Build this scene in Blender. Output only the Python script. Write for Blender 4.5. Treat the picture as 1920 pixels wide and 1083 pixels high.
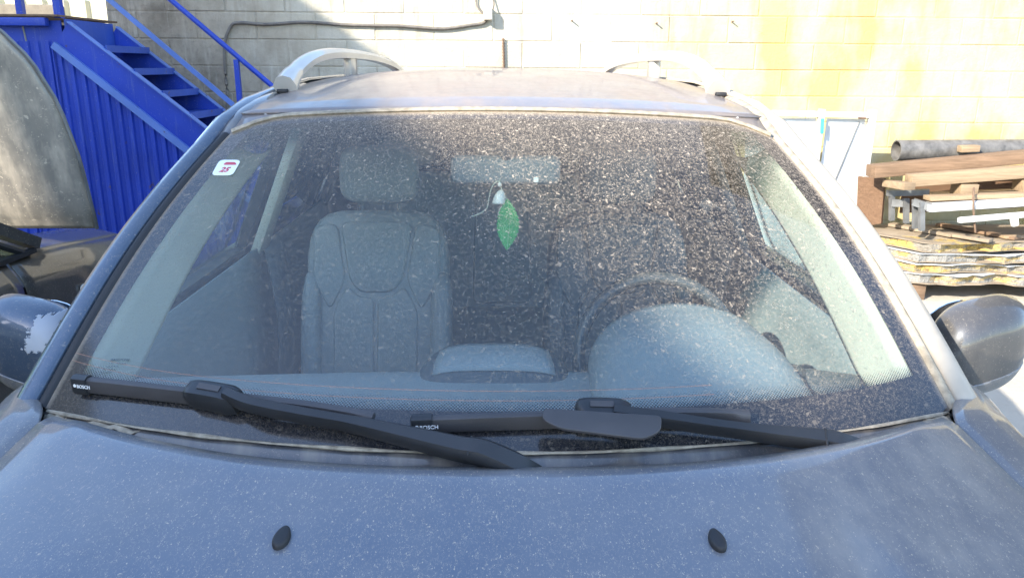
import bpy, bmesh, math, random
from mathutils import Vector, Matrix, Euler
random.seed(7)
R = math.radians
for o in list(bpy.data.objects): bpy.data.objects.remove(o)
scn = bpy.context.scene
COL = scn.collection

# ------------------------------------------------------------------ camera
FPX, PITCH, CZ = 1450.0, R(16), 1.65
YAW, ROLL = math.atan(20/1450), R(0.45)
Fv = Vector((math.sin(YAW)*math.cos(PITCH), math.cos(YAW)*math.cos(PITCH), -math.sin(PITCH)))
Rv = Fv.cross(Vector((0, 0, 1))).normalized()
Uv = Rv.cross(Fv)
R2 = Rv*math.cos(ROLL) + Uv*math.sin(ROLL)
U2 = Uv*math.cos(ROLL) - Rv*math.sin(ROLL)
CAM = Vector((0, 0, CZ))
cd = bpy.data.cameras.new('camera'); cam = bpy.data.objects.new('camera', cd); COL.objects.link(cam)
cd.sensor_width = 36; cd.lens = FPX/1920*36; cd.clip_start = 0.02; cd.clip_end = 500
m3 = Matrix((R2, U2, -Fv)).transposed()
cam.matrix_world = Matrix.Translation(CAM) @ m3.to_4x4()
scn.camera = cam

# ------------------------------------------------------------------ sky, sun, exposure
SUN_TO = Vector((1.0, 0.92, -0.765)).normalized()          # direction the light travels
SUN_ELEV = math.asin(-SUN_TO.z)
w = bpy.data.worlds.new('World'); scn.world = w; w.use_nodes = True
nt = w.node_tree; nt.nodes.clear()
sky = nt.nodes.new('ShaderNodeTexSky'); sky.sky_type = 'NISHITA'; sky.sun_disc = False
sky.sun_elevation = SUN_ELEV
sky.sun_rotation = math.atan2(-SUN_TO.x, -SUN_TO.y)        # azimuth measured from +Y
sky.air_density = 1.0; sky.dust_density = .6; sky.ozone_density = 1.6
bg = nt.nodes.new('ShaderNodeBackground'); bg.inputs[1].default_value = 0.15
ow = nt.nodes.new('ShaderNodeOutputWorld')
nt.links.new(sky.outputs[0], bg.inputs[0]); nt.links.new(bg.outputs[0], ow.inputs[0])
sd = bpy.data.lights.new('sun', 'SUN'); sd.energy = 2.9; sd.angle = R(0.53); sd.color = (1.0, 0.91, 0.76)
sun = bpy.data.objects.new('sun', sd); COL.objects.link(sun); sun.location = (-10, -10, 12)
sun.rotation_euler = SUN_TO.to_track_quat('-Z', 'Y').to_euler()
scn.view_settings.view_transform = 'Standard'; scn.view_settings.look = 'None'
scn.view_settings.exposure = 2.15; scn.view_settings.gamma = 1
scn.render.engine = 'CYCLES'
scn.cycles.transparent_max_bounces = 16; scn.cycles.max_bounces = 8

def at(px, py, Y):                                          # point of the place seen there at forward distance Y
    r = Fv + R2*((px-960)/FPX) + U2*((541.5-py)/FPX)
    return CAM + r*(Y/r.y)
def atz(px, py, Z):
    r = Fv + R2*((px-960)/FPX) + U2*((541.5-py)/FPX)
    return CAM + r*((Z-CZ)/r.z)
def atx(px, py, X):
    r = Fv + R2*((px-960)/FPX) + U2*((541.5-py)/FPX)
    return CAM + r*(X/r.x)

# ------------------------------------------------------------------ node helpers
class NT:
    def __init__(s, name):
        s.m = bpy.data.materials.new(name); s.m.use_nodes = True; s.t = s.m.node_tree; s.t.nodes.clear()
        s.out = s.n('ShaderNodeOutputMaterial')
    def n(s, ty, **kw):
        x = s.t.nodes.new(ty)
        for k, v in kw.items(): setattr(x, k, v)
        return x
    def l(s, a, b): s.t.links.new(a, b)
    def put(s, sock, v):
        if hasattr(v, 'is_linked') or isinstance(v, bpy.types.NodeSocket): s.l(v, sock)
        else: sock.default_value = v
    def coord(s, kind='Object'): return s.n('ShaderNodeTexCoord').outputs[kind]
    def pos(s): return s.n('ShaderNodeNewGeometry').outputs['Position']
    def mapping(s, c, scale=(1, 1, 1), loc=(0, 0, 0), rot=(0, 0, 0)):
        x = s.n('ShaderNodeMapping'); s.l(c, x.inputs[0]); x.inputs['Scale'].default_value = scale
        x.inputs['Location'].default_value = loc; x.inputs['Rotation'].default_value = rot
        return x.outputs[0]
    def noise(s, c, scale, detail=2, rough=.5, dist=0):
        x = s.n('ShaderNodeTexNoise'); s.l(c, x.inputs['Vector']); x.inputs['Scale'].default_value = scale
        x.inputs['Detail'].default_value = detail; x.inputs['Roughness'].default_value = rough
        x.inputs['Distortion'].default_value = dist
        return x.outputs['Fac']
    def math(s, op, a, b=0.0, c=None, clamp=False):
        x = s.n('ShaderNodeMath', operation=op, use_clamp=clamp); s.put(x.inputs[0], a); s.put(x.inputs[1], b)
        if c is not None: s.put(x.inputs[2], c)
        return x.outputs[0]
    def mr(s, v, a, b, c=0.0, d=1.0):
        x = s.n('ShaderNodeMapRange'); x.clamp = True; s.put(x.inputs[0], v)
        for i, q in enumerate((a, b, c, d)): s.put(x.inputs[i+1], q)
        return x.outputs[0]
    def mix(s, f, a, b):
        x = s.n('ShaderNodeMix', data_type='RGBA'); s.put(x.inputs[0], f)
        for i, q in ((6, a), (7, b)):
            if isinstance(q, tuple): x.inputs[i].default_value = (*q[:3], 1)
            else: s.l(q, x.inputs[i])
        return x.outputs[2]
    def sep(s, v):
        x = s.n('ShaderNodeSeparateXYZ'); s.l(v, x.inputs[0]); return x.outputs
    def bump(s, h, strength=.3, dist=.01):
        x = s.n('ShaderNodeBump'); x.inputs['Strength'].default_value = strength; x.inputs['Distance'].default_value = dist
        s.l(h, x.inputs['Height']); return x.outputs[0]
    def prin(s, col, rough=.5, metal=0., coat=0., normal=None, **kw):
        x = s.n('ShaderNodeBsdfPrincipled')
        if isinstance(col, tuple): x.inputs['Base Color'].default_value = (*col[:3], 1)
        else: s.l(col, x.inputs['Base Color'])
        s.put(x.inputs['Roughness'], rough); s.put(x.inputs['Metallic'], metal); s.put(x.inputs['Coat Weight'], coat)
        if normal is not None: s.l(normal, x.inputs['Normal'])
        for k, v in kw.items(): s.put(x.inputs[k], v)
        return x.outputs[0]
    def mixs(s, f, a, b):
        x = s.n('ShaderNodeMixShader'); s.put(x.inputs[0], f); s.l(a, x.inputs[1]); s.l(b, x.inputs[2]); return x.outputs[0]
    def end(s, sh): s.l(sh, s.out.inputs[0]); return s.m
    def schlick(s, f0=.04):
        g_ = s.n('ShaderNodeNewGeometry'); d = s.n('ShaderNodeVectorMath', operation='DOT_PRODUCT')
        s.l(g_.outputs['Normal'], d.inputs[0]); s.l(g_.outputs['Incoming'], d.inputs[1])
        k = s.math('SUBTRACT', 1.0, s.math('ABSOLUTE', d.outputs['Value']), clamp=True)
        return s.math('ADD', f0, s.math('MULTIPLY', s.math('POWER', k, 5), 1-f0), clamp=True)
    def specks(s, c, scale, width=.02, g0=.47, g1=.60):
        """curly dried-mud flecks: thin contour lines of a noise, broken up by a second noise, plus dots"""
        n1 = s.noise(c, scale, 2, .55, .6)
        r = s.math('ABSOLUTE', s.math('SUBTRACT', n1, .5))
        line = s.mr(r, width*.35, width, 1, 0)
        g = s.noise(s.mapping(c, loc=(3.1, 1.7, .4)), scale*.62, 2, .6)
        gate = s.mr(g, g0, g1)
        d = s.noise(s.mapping(c, loc=(1.1, 7.7, 2.4)), scale*1.3, 1, .5)
        dots = s.mr(d, .69, .74)
        return s.math('MAXIMUM', s.math('MULTIPLY', line, gate), dots)

def simple(name, col, rough=.5, metal=0., coat=0., var=.25, scale=6., bump=0., bscale=60., **kw):
    t = NT(name); c = t.coord()
    n = t.noise(c, scale, 4, .6)
    f = t.mr(n, .3, .7)
    dark = tuple(x*(1-var) for x in col); lite = tuple(min(1, x*(1+var)) for x in col)
    nm = t.bump(t.noise(c, bscale, 3), .3, bump) if bump else None
    return t.end(t.prin(t.mix(f, dark, lite), t.mr(n, .3, .7, rough*.85, min(1, rough*1.15)), metal, coat, nm, **kw))

DUST = (.46, .40, .32)
def paint_mat(name, col, base=.22, speck=.55, scale=120., stain=.0, rough=.22, metal=.4, streak=(1, 1, 1), dustcol=DUST, xstain=0):
    t = NT(name); c = t.pos()
    body = t.prin(col, .38, metal, 1.0, None, **{'Coat Roughness': .06})
    big = t.noise(c, 3.2, 4, .6); mid = t.noise(t.mapping(c, scale=(9, 2.2, 3)), 2.2, 4, .6)
    cs = t.mapping(c, scale=streak)
    sp = t.specks(cs, scale)
    sp2 = t.specks(t.mapping(cs, loc=(5, 3, 2)), scale*2.1, .03)
    h = t.math('MULTIPLY', t.mr(big, .25, .75, .6, 1.4), base)
    if stain:
        h = t.math('ADD', h, t.math('MULTIPLY', t.mr(mid, .45, .72), stain))
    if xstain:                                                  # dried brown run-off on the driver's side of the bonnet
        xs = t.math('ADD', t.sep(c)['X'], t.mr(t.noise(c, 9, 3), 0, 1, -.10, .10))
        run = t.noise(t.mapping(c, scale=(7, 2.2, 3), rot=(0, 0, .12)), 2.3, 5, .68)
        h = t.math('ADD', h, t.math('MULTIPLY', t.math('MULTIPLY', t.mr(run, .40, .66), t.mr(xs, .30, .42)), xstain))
    sm = t.math('MAXIMUM', t.math('MULTIPLY', sp, speck), t.math('MULTIPLY', sp2, speck*.6))
    fac = t.math('MAXIMUM', h, sm, clamp=True)
    fac = t.math('MINIMUM', fac, .93)
    dn = t.mix(t.noise(c, 30, 2), tuple(x*.85 for x in dustcol), tuple(min(1, x*1.12) for x in dustcol))
    dust = t.prin(dn, .95, 0, 0, None, **{'Specular IOR Level': .1})
    return t.end(t.mixs(fac, body, dust))

M = {}
NAVY = (.036, .068, .120)
M['paint'] = paint_mat('navy_paint_dusty', NAVY, .25, .85, 270, .08, streak=(1, .55, 1))
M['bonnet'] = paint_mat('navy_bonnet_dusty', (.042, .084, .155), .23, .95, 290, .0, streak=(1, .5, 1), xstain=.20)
M['paint_clean'] = paint_mat('navy_paint_light_dust', NAVY, .05, .28, 90, .0)
M['pillar_dusty'] = paint_mat('navy_pillar_caked', NAVY, .85, .9, 130, .1, dustcol=(.50, .43, .34))
M['mirror_dusty'] = paint_mat('navy_mirror_dusty', (.02, .028, .042), .14, .4, 160, .05)
M['roof'] = paint_mat('navy_roof_thick_dust', NAVY, .55, .75, 150, .2, dustcol=(.30, .245, .205))
M['rail'] = paint_mat('silver_roof_rail', (.55, .53, .50), .35, .35, 120, .1, metal=.15)
M['darkpaint'] = paint_mat('charcoal_car_paint', (.018, .017, .016), .09, .35, 110, .08)
M['hoodgrey'] = paint_mat('grey_dusty_bonnet', (.10, .10, .10), .38, .95, 55, .55)
M['rubber'] = simple('black_rubber', (.018, .018, .02), .6, bump=.001)
M['plastic'] = simple('black_plastic_trim', (.022, .023, .026), .42, bump=.0008, bscale=400)
M['plastic2'] = simple('blade_plastic_dusty', (.055, .052, .055), .5, bump=.0006, bscale=500)
M['dustline'] = simple('settled_sand', (.34, .285, .21), .95, var=.35, scale=60, bump=.004, bscale=150)
M['sandpale'] = simple('pale_dried_splash', (.62, .60, .46), .9)
M['chrome'] = simple('mirror_glass', (.8, .8, .8), .03, 1.0, var=.02)
M['dash'] = simple('dashboard_grey', (.27, .29, .295), .6, var=.1, bump=.0008, bscale=350)
M['dash2'] = simple('dashboard_dark', (.085, .092, .10), .55, var=.1, bump=.0008, bscale=350)
M['leather'] = simple('grey_leather', (.25, .262, .265), .48, var=.12, bump=.0015, bscale=160)
M['leather2'] = simple('dark_leather', (.10, .108, .115), .5, var=.12, bump=.0015, bscale=160)
M['wheelrim'] = simple('wheel_leather', (.07, .075, .08), .28, var=.1)
M['rearleather'] = simple('rear_leather', (.36, .37, .355), .5, var=.1, bump=.0015, bscale=160)
M['beige'] = simple('beige_trim', (.62, .58, .49), .65, var=.06)
M['headliner'] = simple('grey_headliner', (.45, .44, .42), .9, var=.06)
M['white'] = simple('white_plastic', (.78, .78, .74), .4, var=.04)
M['cowl'] = paint_mat('dusty_cowl_plastic', (.03, .036, .05), .10, .35, 140, .30, metal=0)
M['cream'] = simple('cream_cord', (.68, .62, .48), .7)
M['leaf'] = simple('green_card', (.07, .42, .11), .5, var=.18, scale=25)
M['leafvein'] = simple('pale_green_print', (.30, .55, .25), .5)
M['sticker'] = simple('white_sticker', (.74, .80, .80), .5, var=.03)
M['red'] = simple('red_print', (.50, .07, .10), .5)
M['greyprint'] = simple('dark_print', (.06, .08, .10), .5)
M['whiteprint'] = simple('white_print', (.8, .8, .8), .5)
M['blue'] = None
M['tape'] = simple('grey_tape', (.34, .36, .40), .5, var=.12, bump=.004, bscale=40)
M['tyre'] = simple('tyre_rubber', (.02, .02, .02), .85, bump=.004, bscale=30)
M['rim'] = simple('alloy_rim', (.45, .45, .46), .35, .9)
M['lamp'] = simple('clear_lamp', (.75, .70, .62), .12, 0, 1.0)
M['orange'] = simple('orange_bulb', (.8, .3, .08), .3)

def blue_mat(name, col, rust=.0):
    t = NT(name); c = t.pos()
    n = t.noise(c, 2.5, 5, .6); n2 = t.noise(t.mapping(c, scale=(14, 14, 1.2)), 2, 4, .6)
    v = t.mix(t.mr(n, .3, .7), tuple(x*.82 for x in col), tuple(min(1, x*1.15) for x in col))
    v = t.mix(t.mr(n2, .58, .8, 0, .35), v, (.20, .25, .36))
    rs = t.mr(t.noise(c, 11, 5, .65), .66-rust, .72-rust)
    v = t.mix(rs, v, (.10, .055, .03))
    sp = t.specks(c, 75, .012, .58, .70)
    v = t.mix(t.math('MULTIPLY', sp, .22), v, (.35, .38, .45))
    return t.end(t.prin(v, .48, 0, 0, t.bump(n, .15, .01)))
M['blue'] = blue_mat('blue_gloss_paint', (.012, .045, .36))
M['blue_worn'] = blue_mat('blue_worn_paint', (.025, .07, .33), .03)
M['blue_pale'] = blue_mat('blue_faded_edge', (.10, .18, .46), .02)

def wood(name, a, b):
    t = NT(name); c = t.coord()
    wv = t.noise(t.mapping(c, scale=(1.2, 22, 22)), 2.0, 5, .65, .8)
    big = t.noise(c, 2.2, 4)
    v = t.mix(t.mr(wv, .3, .72), a, b); v = t.mix(t.mr(big, .5, .75, 0, .45), v, tuple(x*.55 for x in a))
    return t.end(t.prin(v, .85, 0, 0, t.bump(wv, .4, .006)))
M['wood'] = wood('weathered_timber', (.12, .075, .045), (.25, .16, .10))
M['wood_pale'] = wood('pale_pallet_timber', (.20, .14, .085), (.34, .25, .16))
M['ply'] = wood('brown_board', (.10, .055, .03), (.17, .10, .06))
M['wood_dust'] = wood('dusty_plank', (.20, .155, .11), (.32, .26, .19))
M['pipe'] = simple('black_pipe', (.12, .115, .11), .55, var=.4, scale=18, bump=.003)
M['galv'] = simple('galvanised_steel', (.17, .175, .18), .5, .4, var=.25, scale=10)
M['sheet'] = simple('white_sheet_metal', (.46, .47, .48), .42, .1, var=.18, scale=5)
def torn(name, a, b, c_, th):
    t = NT(name); c = t.pos(); n = t.noise(t.mapping(c, scale=(1, 1, 5)), 3.2, 4, .65); f = t.noise(c, 35, 4, .65)
    v = t.mix(t.mr(n, th-.05, th+.05), a, b); v = t.mix(t.mr(f, .52, .7, 0, .7), v, c_)
    return t.end(t.prin(v, .95, 0, 0, t.bump(f, .8, .03)))
M['foam'] = torn('yellow_foam_torn', (.22, .20, .17), (.45, .31, .09), (.10, .08, .06), .46)
M['core'] = torn('grey_core_torn', (.26, .25, .23), (.40, .28, .10), (.09, .075, .06), .58)
M['whitesteel'] = simple('white_painted_steel', (.60, .60, .59), .5, var=.06, scale=8, bump=.002)
M['teal'] = simple('teal_paint', (.05, .33, .33), .5, var=.3)
M['bucket'] = simple('translucent_grey_plastic', (.22, .23, .24), .4, var=.3)
M['conduit'] = simple('grey_conduit', (.13, .115, .10), .7, var=.3, scale=20)
M['rust'] = simple('rusty_steel', (.14, .09, .06), .85, var=.4, scale=30)
M['render'] = simple('pale_render', (.50, .45, .38), .9, var=.12, scale=1.5, bump=.01)
M['darkblock'] = simple('dark_reflection_block', (.045, .038, .032), .8)
M['darkcloth'] = simple('dark_roofing', (.05, .05, .05), .9)

def wall_mat():
    t = NT('painted_concrete_block'); c = t.pos(); s = t.sep(c)
    x = s['X']; z = s['Z']
    n = t.noise(c, 1.1, 5, .62); fine = t.noise(c, 26, 5, .65); mid = t.noise(c, 5, 5, .65)
    streak = t.noise(t.mapping(c, scale=(9, 1, .9)), 1.6, 5, .6)
    oi = t.n('ShaderNodeObjectInfo').outputs['Random']
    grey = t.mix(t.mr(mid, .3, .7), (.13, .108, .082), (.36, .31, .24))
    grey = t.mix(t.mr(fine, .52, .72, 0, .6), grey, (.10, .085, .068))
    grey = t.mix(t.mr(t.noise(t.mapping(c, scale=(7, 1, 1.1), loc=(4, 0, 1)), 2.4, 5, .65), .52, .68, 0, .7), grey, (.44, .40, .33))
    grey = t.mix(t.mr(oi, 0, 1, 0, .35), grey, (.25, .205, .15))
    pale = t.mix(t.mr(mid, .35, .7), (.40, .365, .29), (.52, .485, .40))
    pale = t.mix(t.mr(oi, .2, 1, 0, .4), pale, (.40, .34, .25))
    # grey mix turns pale from the cable's corner rightwards
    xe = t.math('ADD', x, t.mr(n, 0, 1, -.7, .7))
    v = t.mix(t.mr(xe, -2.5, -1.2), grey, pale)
    drip = t.mr(streak, .56, .72)
    v = t.mix(t.math('MULTIPLY', drip, t.mr(z, 1.5, 2.2, .15, .75)), v, (.24, .20, .155))
    # ochre wash on the right-hand blocks
    yb = t.noise(t.mapping(c, scale=(1.6, 1, .75), loc=(2.3, 0, .2)), 1.25, 4, .6)
    ym = t.math('MULTIPLY', t.mr(yb, .45, .57), t.mr(xe, 1.0, 2.0))
    v = t.mix(t.math('MULTIPLY', ym, t.mr(oi, 0, 1, .55, 1)), v, (.50, .32, .075))
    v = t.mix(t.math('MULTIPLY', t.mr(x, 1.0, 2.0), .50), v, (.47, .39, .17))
    pit = t.mr(t.noise(c, 70, 3, .6), .62, .72)
    h = t.math('SUBTRACT', fine, t.math('MULTIPLY', pit, .5))
    return t.end(t.prin(v, .93, 0, 0, t.bump(h, .5, .012)))
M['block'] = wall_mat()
M['oldconcrete'] = simple('old_concrete', (.17, .145, .11), .95, var=.4, scale=4, bump=.01)
M['mortar'] = simple('mortar', (.55, .50, .40), .95, var=.2, scale=3, bump=.01)

def ground_mat():
    t = NT('dusty_concrete_yard'); c = t.pos()
    n = t.noise(c, .8, 6, .62); f = t.noise(c, 14, 5, .65); p = t.noise(c, 120, 3, .6)
    v = t.mix(t.mr(n, .3, .7), (.36, .325, .27), (.47, .43, .36))
    v = t.mix(t.mr(f, .55, .75, 0, .4), v, (.27, .245, .21))
    v = t.mix(t.mr(p, .6, .75, 0, .3), v, (.55, .52, .46))
    return t.end(t.prin(v, .95, 0, 0, t.bump(f, .4, .02)))
M['ground'] = ground_mat()

def glass_mat(name, tint, rough=.02, dust=.03):
    t = NT(name); c = t.pos()
    tr = t.n('ShaderNodeBsdfTransparent'); tr.inputs[0].default_value = (*tint, 1)
    gl = t.n('ShaderNodeBsdfGlossy'); gl.inputs['Roughness'].default_value = rough
    a = t.mixs(t.schlick(.04), tr.outputs[0], gl.outputs[0])
    d = t.prin(DUST, .95)
    sp = t.specks(c, 70)
    return t.end(t.mixs(t.math('ADD', t.math('MULTIPLY', sp, .25), dust), a, d))
M['rearglass'] = glass_mat('dark_privacy_glass', (.10, .13, .12))
M['sideglass'] = glass_mat('side_window_glass', (.86, .93, .89))

def windshield_mat():
    """UV: U -1..1 across, V 0..1 up the screen. Printed border, shade band and dried mud are the screen's own."""
    t = NT('windscreen_glass'); uv = t.coord('UV'); s = t.sep(uv); U = s['X']; V = s['Y']
    au = t.math('ABSOLUTE', U)
    m = t.mapping(uv, scale=(.70, .76, 1))                     # metres
    # laminated tint and top shade band
    band = t.mr(V, .80, .90)
    tint = t.mix(band, (.76, .86, .87), (.02, .10, .12))
    tr = t.n('ShaderNodeBsdfTransparent'); t.l(tint, tr.inputs[0])
    gl = t.n('ShaderNodeBsdfGlossy'); gl.inputs['Roughness'].default_value = .04
    refl = t.schlick(.085)
    glass = t.mixs(refl, tr.outputs[0], gl.outputs[0])
    # ceramic border with dot matrix
    side = t.mr(V, 0, 1, .955, .925)
    ms = t.math('GREATER_THAN', au, side)
    vb = t.math('ADD', .078, t.math('MULTIPLY', t.math('POWER', au, 8), .03))
    mb = t.math('LESS_THAN', V, vb)
    mt = t.math('GREATER_THAN', V, .965)
    ms2 = t.math('MAXIMUM', ms, t.math('MAXIMUM', mb, mt))
    mm = t.sep(t.mapping(m, scale=(1300, 1300, 1)))
    dx = t.math('SINE', mm['X']); dy = t.math('SINE', mm['Y'])
    dd = t.math('MULTIPLY', dx, dy)
    g = t.mr(V, t.math('ADD', vb, .0), t.math('ADD', vb, .030), -.25, .85)
    dots = t.math('MULTIPLY', t.math('GREATER_THAN', dd, g), t.math('LESS_THAN', V, t.math('ADD', vb, .030)))
    frit = t.math('MAXIMUM', ms2, dots)
    black = t.prin((.012, .014, .02), .12, 0, 0, None, **{'Specular IOR Level': .8})
    # two fine amber heater wires low on the glass
    l1 = t.math('LESS_THAN', t.math('ABSOLUTE', t.math('SUBTRACT', V, t.math('ADD', vb, .022))), .0010)
    l2 = t.math('LESS_THAN', t.math('ABSOLUTE', t.math('SUBTRACT', V, t.math('ADD', vb, .042))), .0010)
    wire = t.math('MULTIPLY', t.math('MAXIMUM', l1, l2), t.math('LESS_THAN', U, .45))
    amber = t.prin((.36, .15, .08), .5)
    sh = t.mixs(frit, glass, black)
    sh = t.mixs(t.math('MULTIPLY', wire, .45), sh, amber)
    # dried mud
    sp = t.specks(m, 245, .040, .43, .56)
    sp2 = t.specks(t.mapping(m, loc=(2, 5, 0)), 390, .035, .46, .58)
    sp3 = t.specks(t.mapping(m, loc=(8, 1, 0)), 80, .012, .54, .64)
    big = t.noise(m, 4.5, 4, .6)
    dens = t.math('ADD', t.mr(V, .05, .95, .25, 1.15), t.math('MULTIPLY', t.mr(U, -.9, .5, -.28, .22), 1.0))
    dens = t.math('MULTIPLY', dens, t.mr(big, .3, .7, .75, 1.2))
    dens = t.math('MAXIMUM', dens, .25)
    spk = t.math('MAXIMUM', t.math('MULTIPLY', sp, .85), t.math('MAXIMUM', t.math('MULTIPLY', sp2, .5), t.math('MULTIPLY', sp3, .9)))
    film = t.math('ADD', .022, t.math('MULTIPLY', t.mr(V, .72, 1.0), .16))
    run = t.noise(t.mapping(m, scale=(30, 1.5, 1)), 2.5, 3, .6)
    film = t.math('ADD', film, t.math('MULTIPLY', t.mr(run, .5, .8), .02))
    edge = t.math('MULTIPLY', t.math('MAXIMUM', t.mr(V, .98, 1.0), t.mr(au, .985, 1.0)), .5)
    fac = t.math('ADD', film, t.math('ADD', edge, t.math('MULTIPLY', spk, t.math('MULTIPLY', dens, .75))), clamp=True)
    fac = t.math('MINIMUM', fac, .92)
    dn = t.mix(t.noise(m, 60, 2), (.30, .245, .19), (.46, .39, .31))
    dust = t.prin(dn, .95, 0, 0, None, **{'Specular IOR Level': .1})
    return t.end(t.mixs(fac, sh, dust))
M['windscreen'] = windshield_mat()

# ------------------------------------------------------------------ object helpers
WLOC = {}
def link(o, parent=None, loc=None):
    COL.objects.link(o)
    if loc is None: loc = Vector((0, 0, 0))
    WLOC[o.name] = Vector(loc)
    if parent is not None:
        o.parent = parent; o.location = Vector(loc) - WLOC[parent.name]
    else: o.location = loc
    return o
def tag(o, label=None, cat=None, group=None, kind=None):
    for k, v in (('label', label), ('category', cat), ('group', group), ('kind', kind)):
        if v: o[k] = v
    return o
def thing(name, loc, label, cat, group=None):
    o = bpy.data.objects.new(name, None); o.empty_display_size = .1
    link(o, None, loc); return tag(o, label, cat, group)
def from_bm(name, bm, mat, parent=None, smooth=True, solid=0, origin=None, offset=-1, autosm=None):
    if origin is None:
        xs = [v.co for v in bm.verts]
        lo = Vector([min(c[i] for c in xs) for i in range(3)]); hi = Vector([max(c[i] for c in xs) for i in range(3)])
        origin = (lo+hi)/2
        if parent is None: origin.z = lo.z
    for v in bm.verts: v.co -= origin
    me = bpy.data.meshes.new(name); bm.to_mesh(me); bm.free()
    mats = mat if isinstance(mat, (list, tuple)) else [mat]
    for q in mats: me.materials.append(M[q] if isinstance(q, str) else q)
    if smooth:
        for pl in me.polygons: pl.use_smooth = True
        if autosm: 
            try: me.set_sharp_from_angle(angle=R(autosm))
            except Exception: pass
    o = bpy.data.objects.new(name, me); link(o, parent, origin)
    if solid:
        md = o.modifiers.new('thickness', 'SOLIDIFY'); md.thickness = solid; md.offset = offset
    return o
def grid(name, fn, nu, nv, mat, parent=None, solid=0, uvfn=None, offset=-1, keep=None, smooth=True, closed_u=False):
    bm = bmesh.new(); V = []
    for j in range(nv+1):
        V.append([bm.verts.new(fn(i/nu, j/nv)) for i in range(nu+1)])
    uvl = bm.loops.layers.uv.new('UVMap')
    for j in range(nv):
        for i in range(nu):
            if keep and not keep((i+.5)/nu, (j+.5)/nv): continue
            fc = bm.faces.new((V[j][i], V[j][i+1], V[j+1][i+1], V[j+1][i]))
            for lp, (a, b) in zip(fc.loops, ((i, j), (i+1, j), (i+1, j+1), (i, j+1))):
                lp[uvl].uv = uvfn(a/nu, b/nv) if uvfn else (a/nu, b/nv)
    if keep: bmesh.ops.delete(bm, geom=[v for v in bm.verts if not v.link_faces], context='VERTS')
    return from_bm(name, bm, mat, parent, smooth, solid, offset=offset)
def bm_box(bm, size, mtx, bevel=0, seg=2):
    r = bmesh.ops.create_cube(bm, size=1.0)
    vs = r['verts']
    for v in vs: v.co = Vector((v.co.x*size[0], v.co.y*size[1], v.co.z*size[2]))
    if bevel:
        es = list({e for v in vs for e in v.link_edges})
        rr = bmesh.ops.bevel(bm, geom=es, offset=bevel, segments=seg, profile=.5, affect='EDGES')
        vs = list({v for f in rr['faces'] for v in f.verts} | {v for v in vs if v.is_valid})
    for v in vs: v.co = mtx @ v.co
    return vs
def box(name, c, size, mat, parent=None, rot=(0, 0, 0), bevel=0, seg=2, smooth=None, jitter=0):
    bm = bmesh.new()
    bm_box(bm, size, Matrix.Translation(c) @ Euler(rot).to_matrix().to_4x4(), bevel, seg)
    return from_bm(name, bm, mat, parent, smooth=bool(bevel) if smooth is None else smooth, autosm=40)
def boxto(name, a, b, w, h, mat, parent=None, up=(0, 0, 1), bevel=0, ext=0):
    """beam from a to b, w wide (sideways), h high"""
    a, b = Vector(a), Vector(b); d = (b-a); L = d.length+2*ext; x = d.normalized(); y = Vector(up).cross(x).normalized(); z = x.cross(y)
    m = Matrix((x, y, z)).transposed().to_4x4(); m.translation = (a+b)/2
    bm = bmesh.new(); bm_box(bm, (L, w, h), m, bevel)
    return from_bm(name, bm, mat, parent, smooth=bool(bevel), autosm=40)
def smooth_path(pts, n=8):
    pts = [Vector(p) for p in pts]
    if len(pts) < 3: return pts
    out = []
    for i in range(len(pts)-1):
        p0 = pts[max(i-1, 0)]; p1 = pts[i]; p2 = pts[i+1]; p3 = pts[min(i+2, len(pts)-1)]
        for k in range(n):
            s = k/n
            out.append(.5*((2*p1)+(p2-p0)*s+(2*p0-5*p1+4*p2-p3)*s*s+(3*p1-p0-3*p2+p3)*s**3))
    out.append(pts[-1]); return out
def bm_sweep(bm, path, prof, up=Vector((0, 0, 1)), closed=True, cap=True, scale=None, twist=None):
    """prof: list of (a,b): a along side vector, b along up-ish vector"""
    rings = []
    n = len(path)
    for i, p in enumerate(path):
        d = (path[min(i+1, n-1)]-path[max(i-1, 0)]).normalized()
        side = d.cross(up).normalized(); u = side.cross(d).normalized()
        sc = scale(i/(n-1)) if scale else (1, 1)
        rings.append([bm.verts.new(p+side*(a*sc[0])+u*(b*sc[1])) for a, b in prof])
    m = len(prof)
    for i in range(n-1):
        for k in range(m if closed else m-1):
            bm.faces.new((rings[i][k], rings[i][(k+1) % m], rings[i+1][(k+1) % m], rings[i+1][k]))
    if cap and closed:
        bm.faces.new(rings[0][::-1]); bm.faces.new(rings[-1])
def circ(r, n=10, ry=None): return [(r*math.cos(2*math.pi*k/n), (ry or r)*math.sin(2*math.pi*k/n)) for k in range(n)]
def tube(name, pts, r, mat, parent=None, n=10, sm=0, scale=None, up=Vector((0, 0, 1))):
    bm = bmesh.new(); path = smooth_path(pts, sm) if sm else [Vector(p) for p in pts]
    bm_sweep(bm, path, circ(r, n), up=up, scale=scale)
    bmesh.ops.recalc_face_normals(bm, faces=bm.faces)
    return from_bm(name, bm, mat, parent, autosm=50)
def sweep(name, pts, prof, mat, parent=None, sm=0, up=Vector((0, 0, 1)), closed=True, scale=None, solid=0, auto=45):
    bm = bmesh.new(); path = smooth_path(pts, sm) if sm else [Vector(p) for p in pts]
    bm_sweep(bm, path, prof, up=up, closed=closed, scale=scale)
    bmesh.ops.recalc_face_normals(bm, faces=bm.faces)
    return from_bm(name, bm, mat, parent, autosm=auto, solid=solid)
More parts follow.
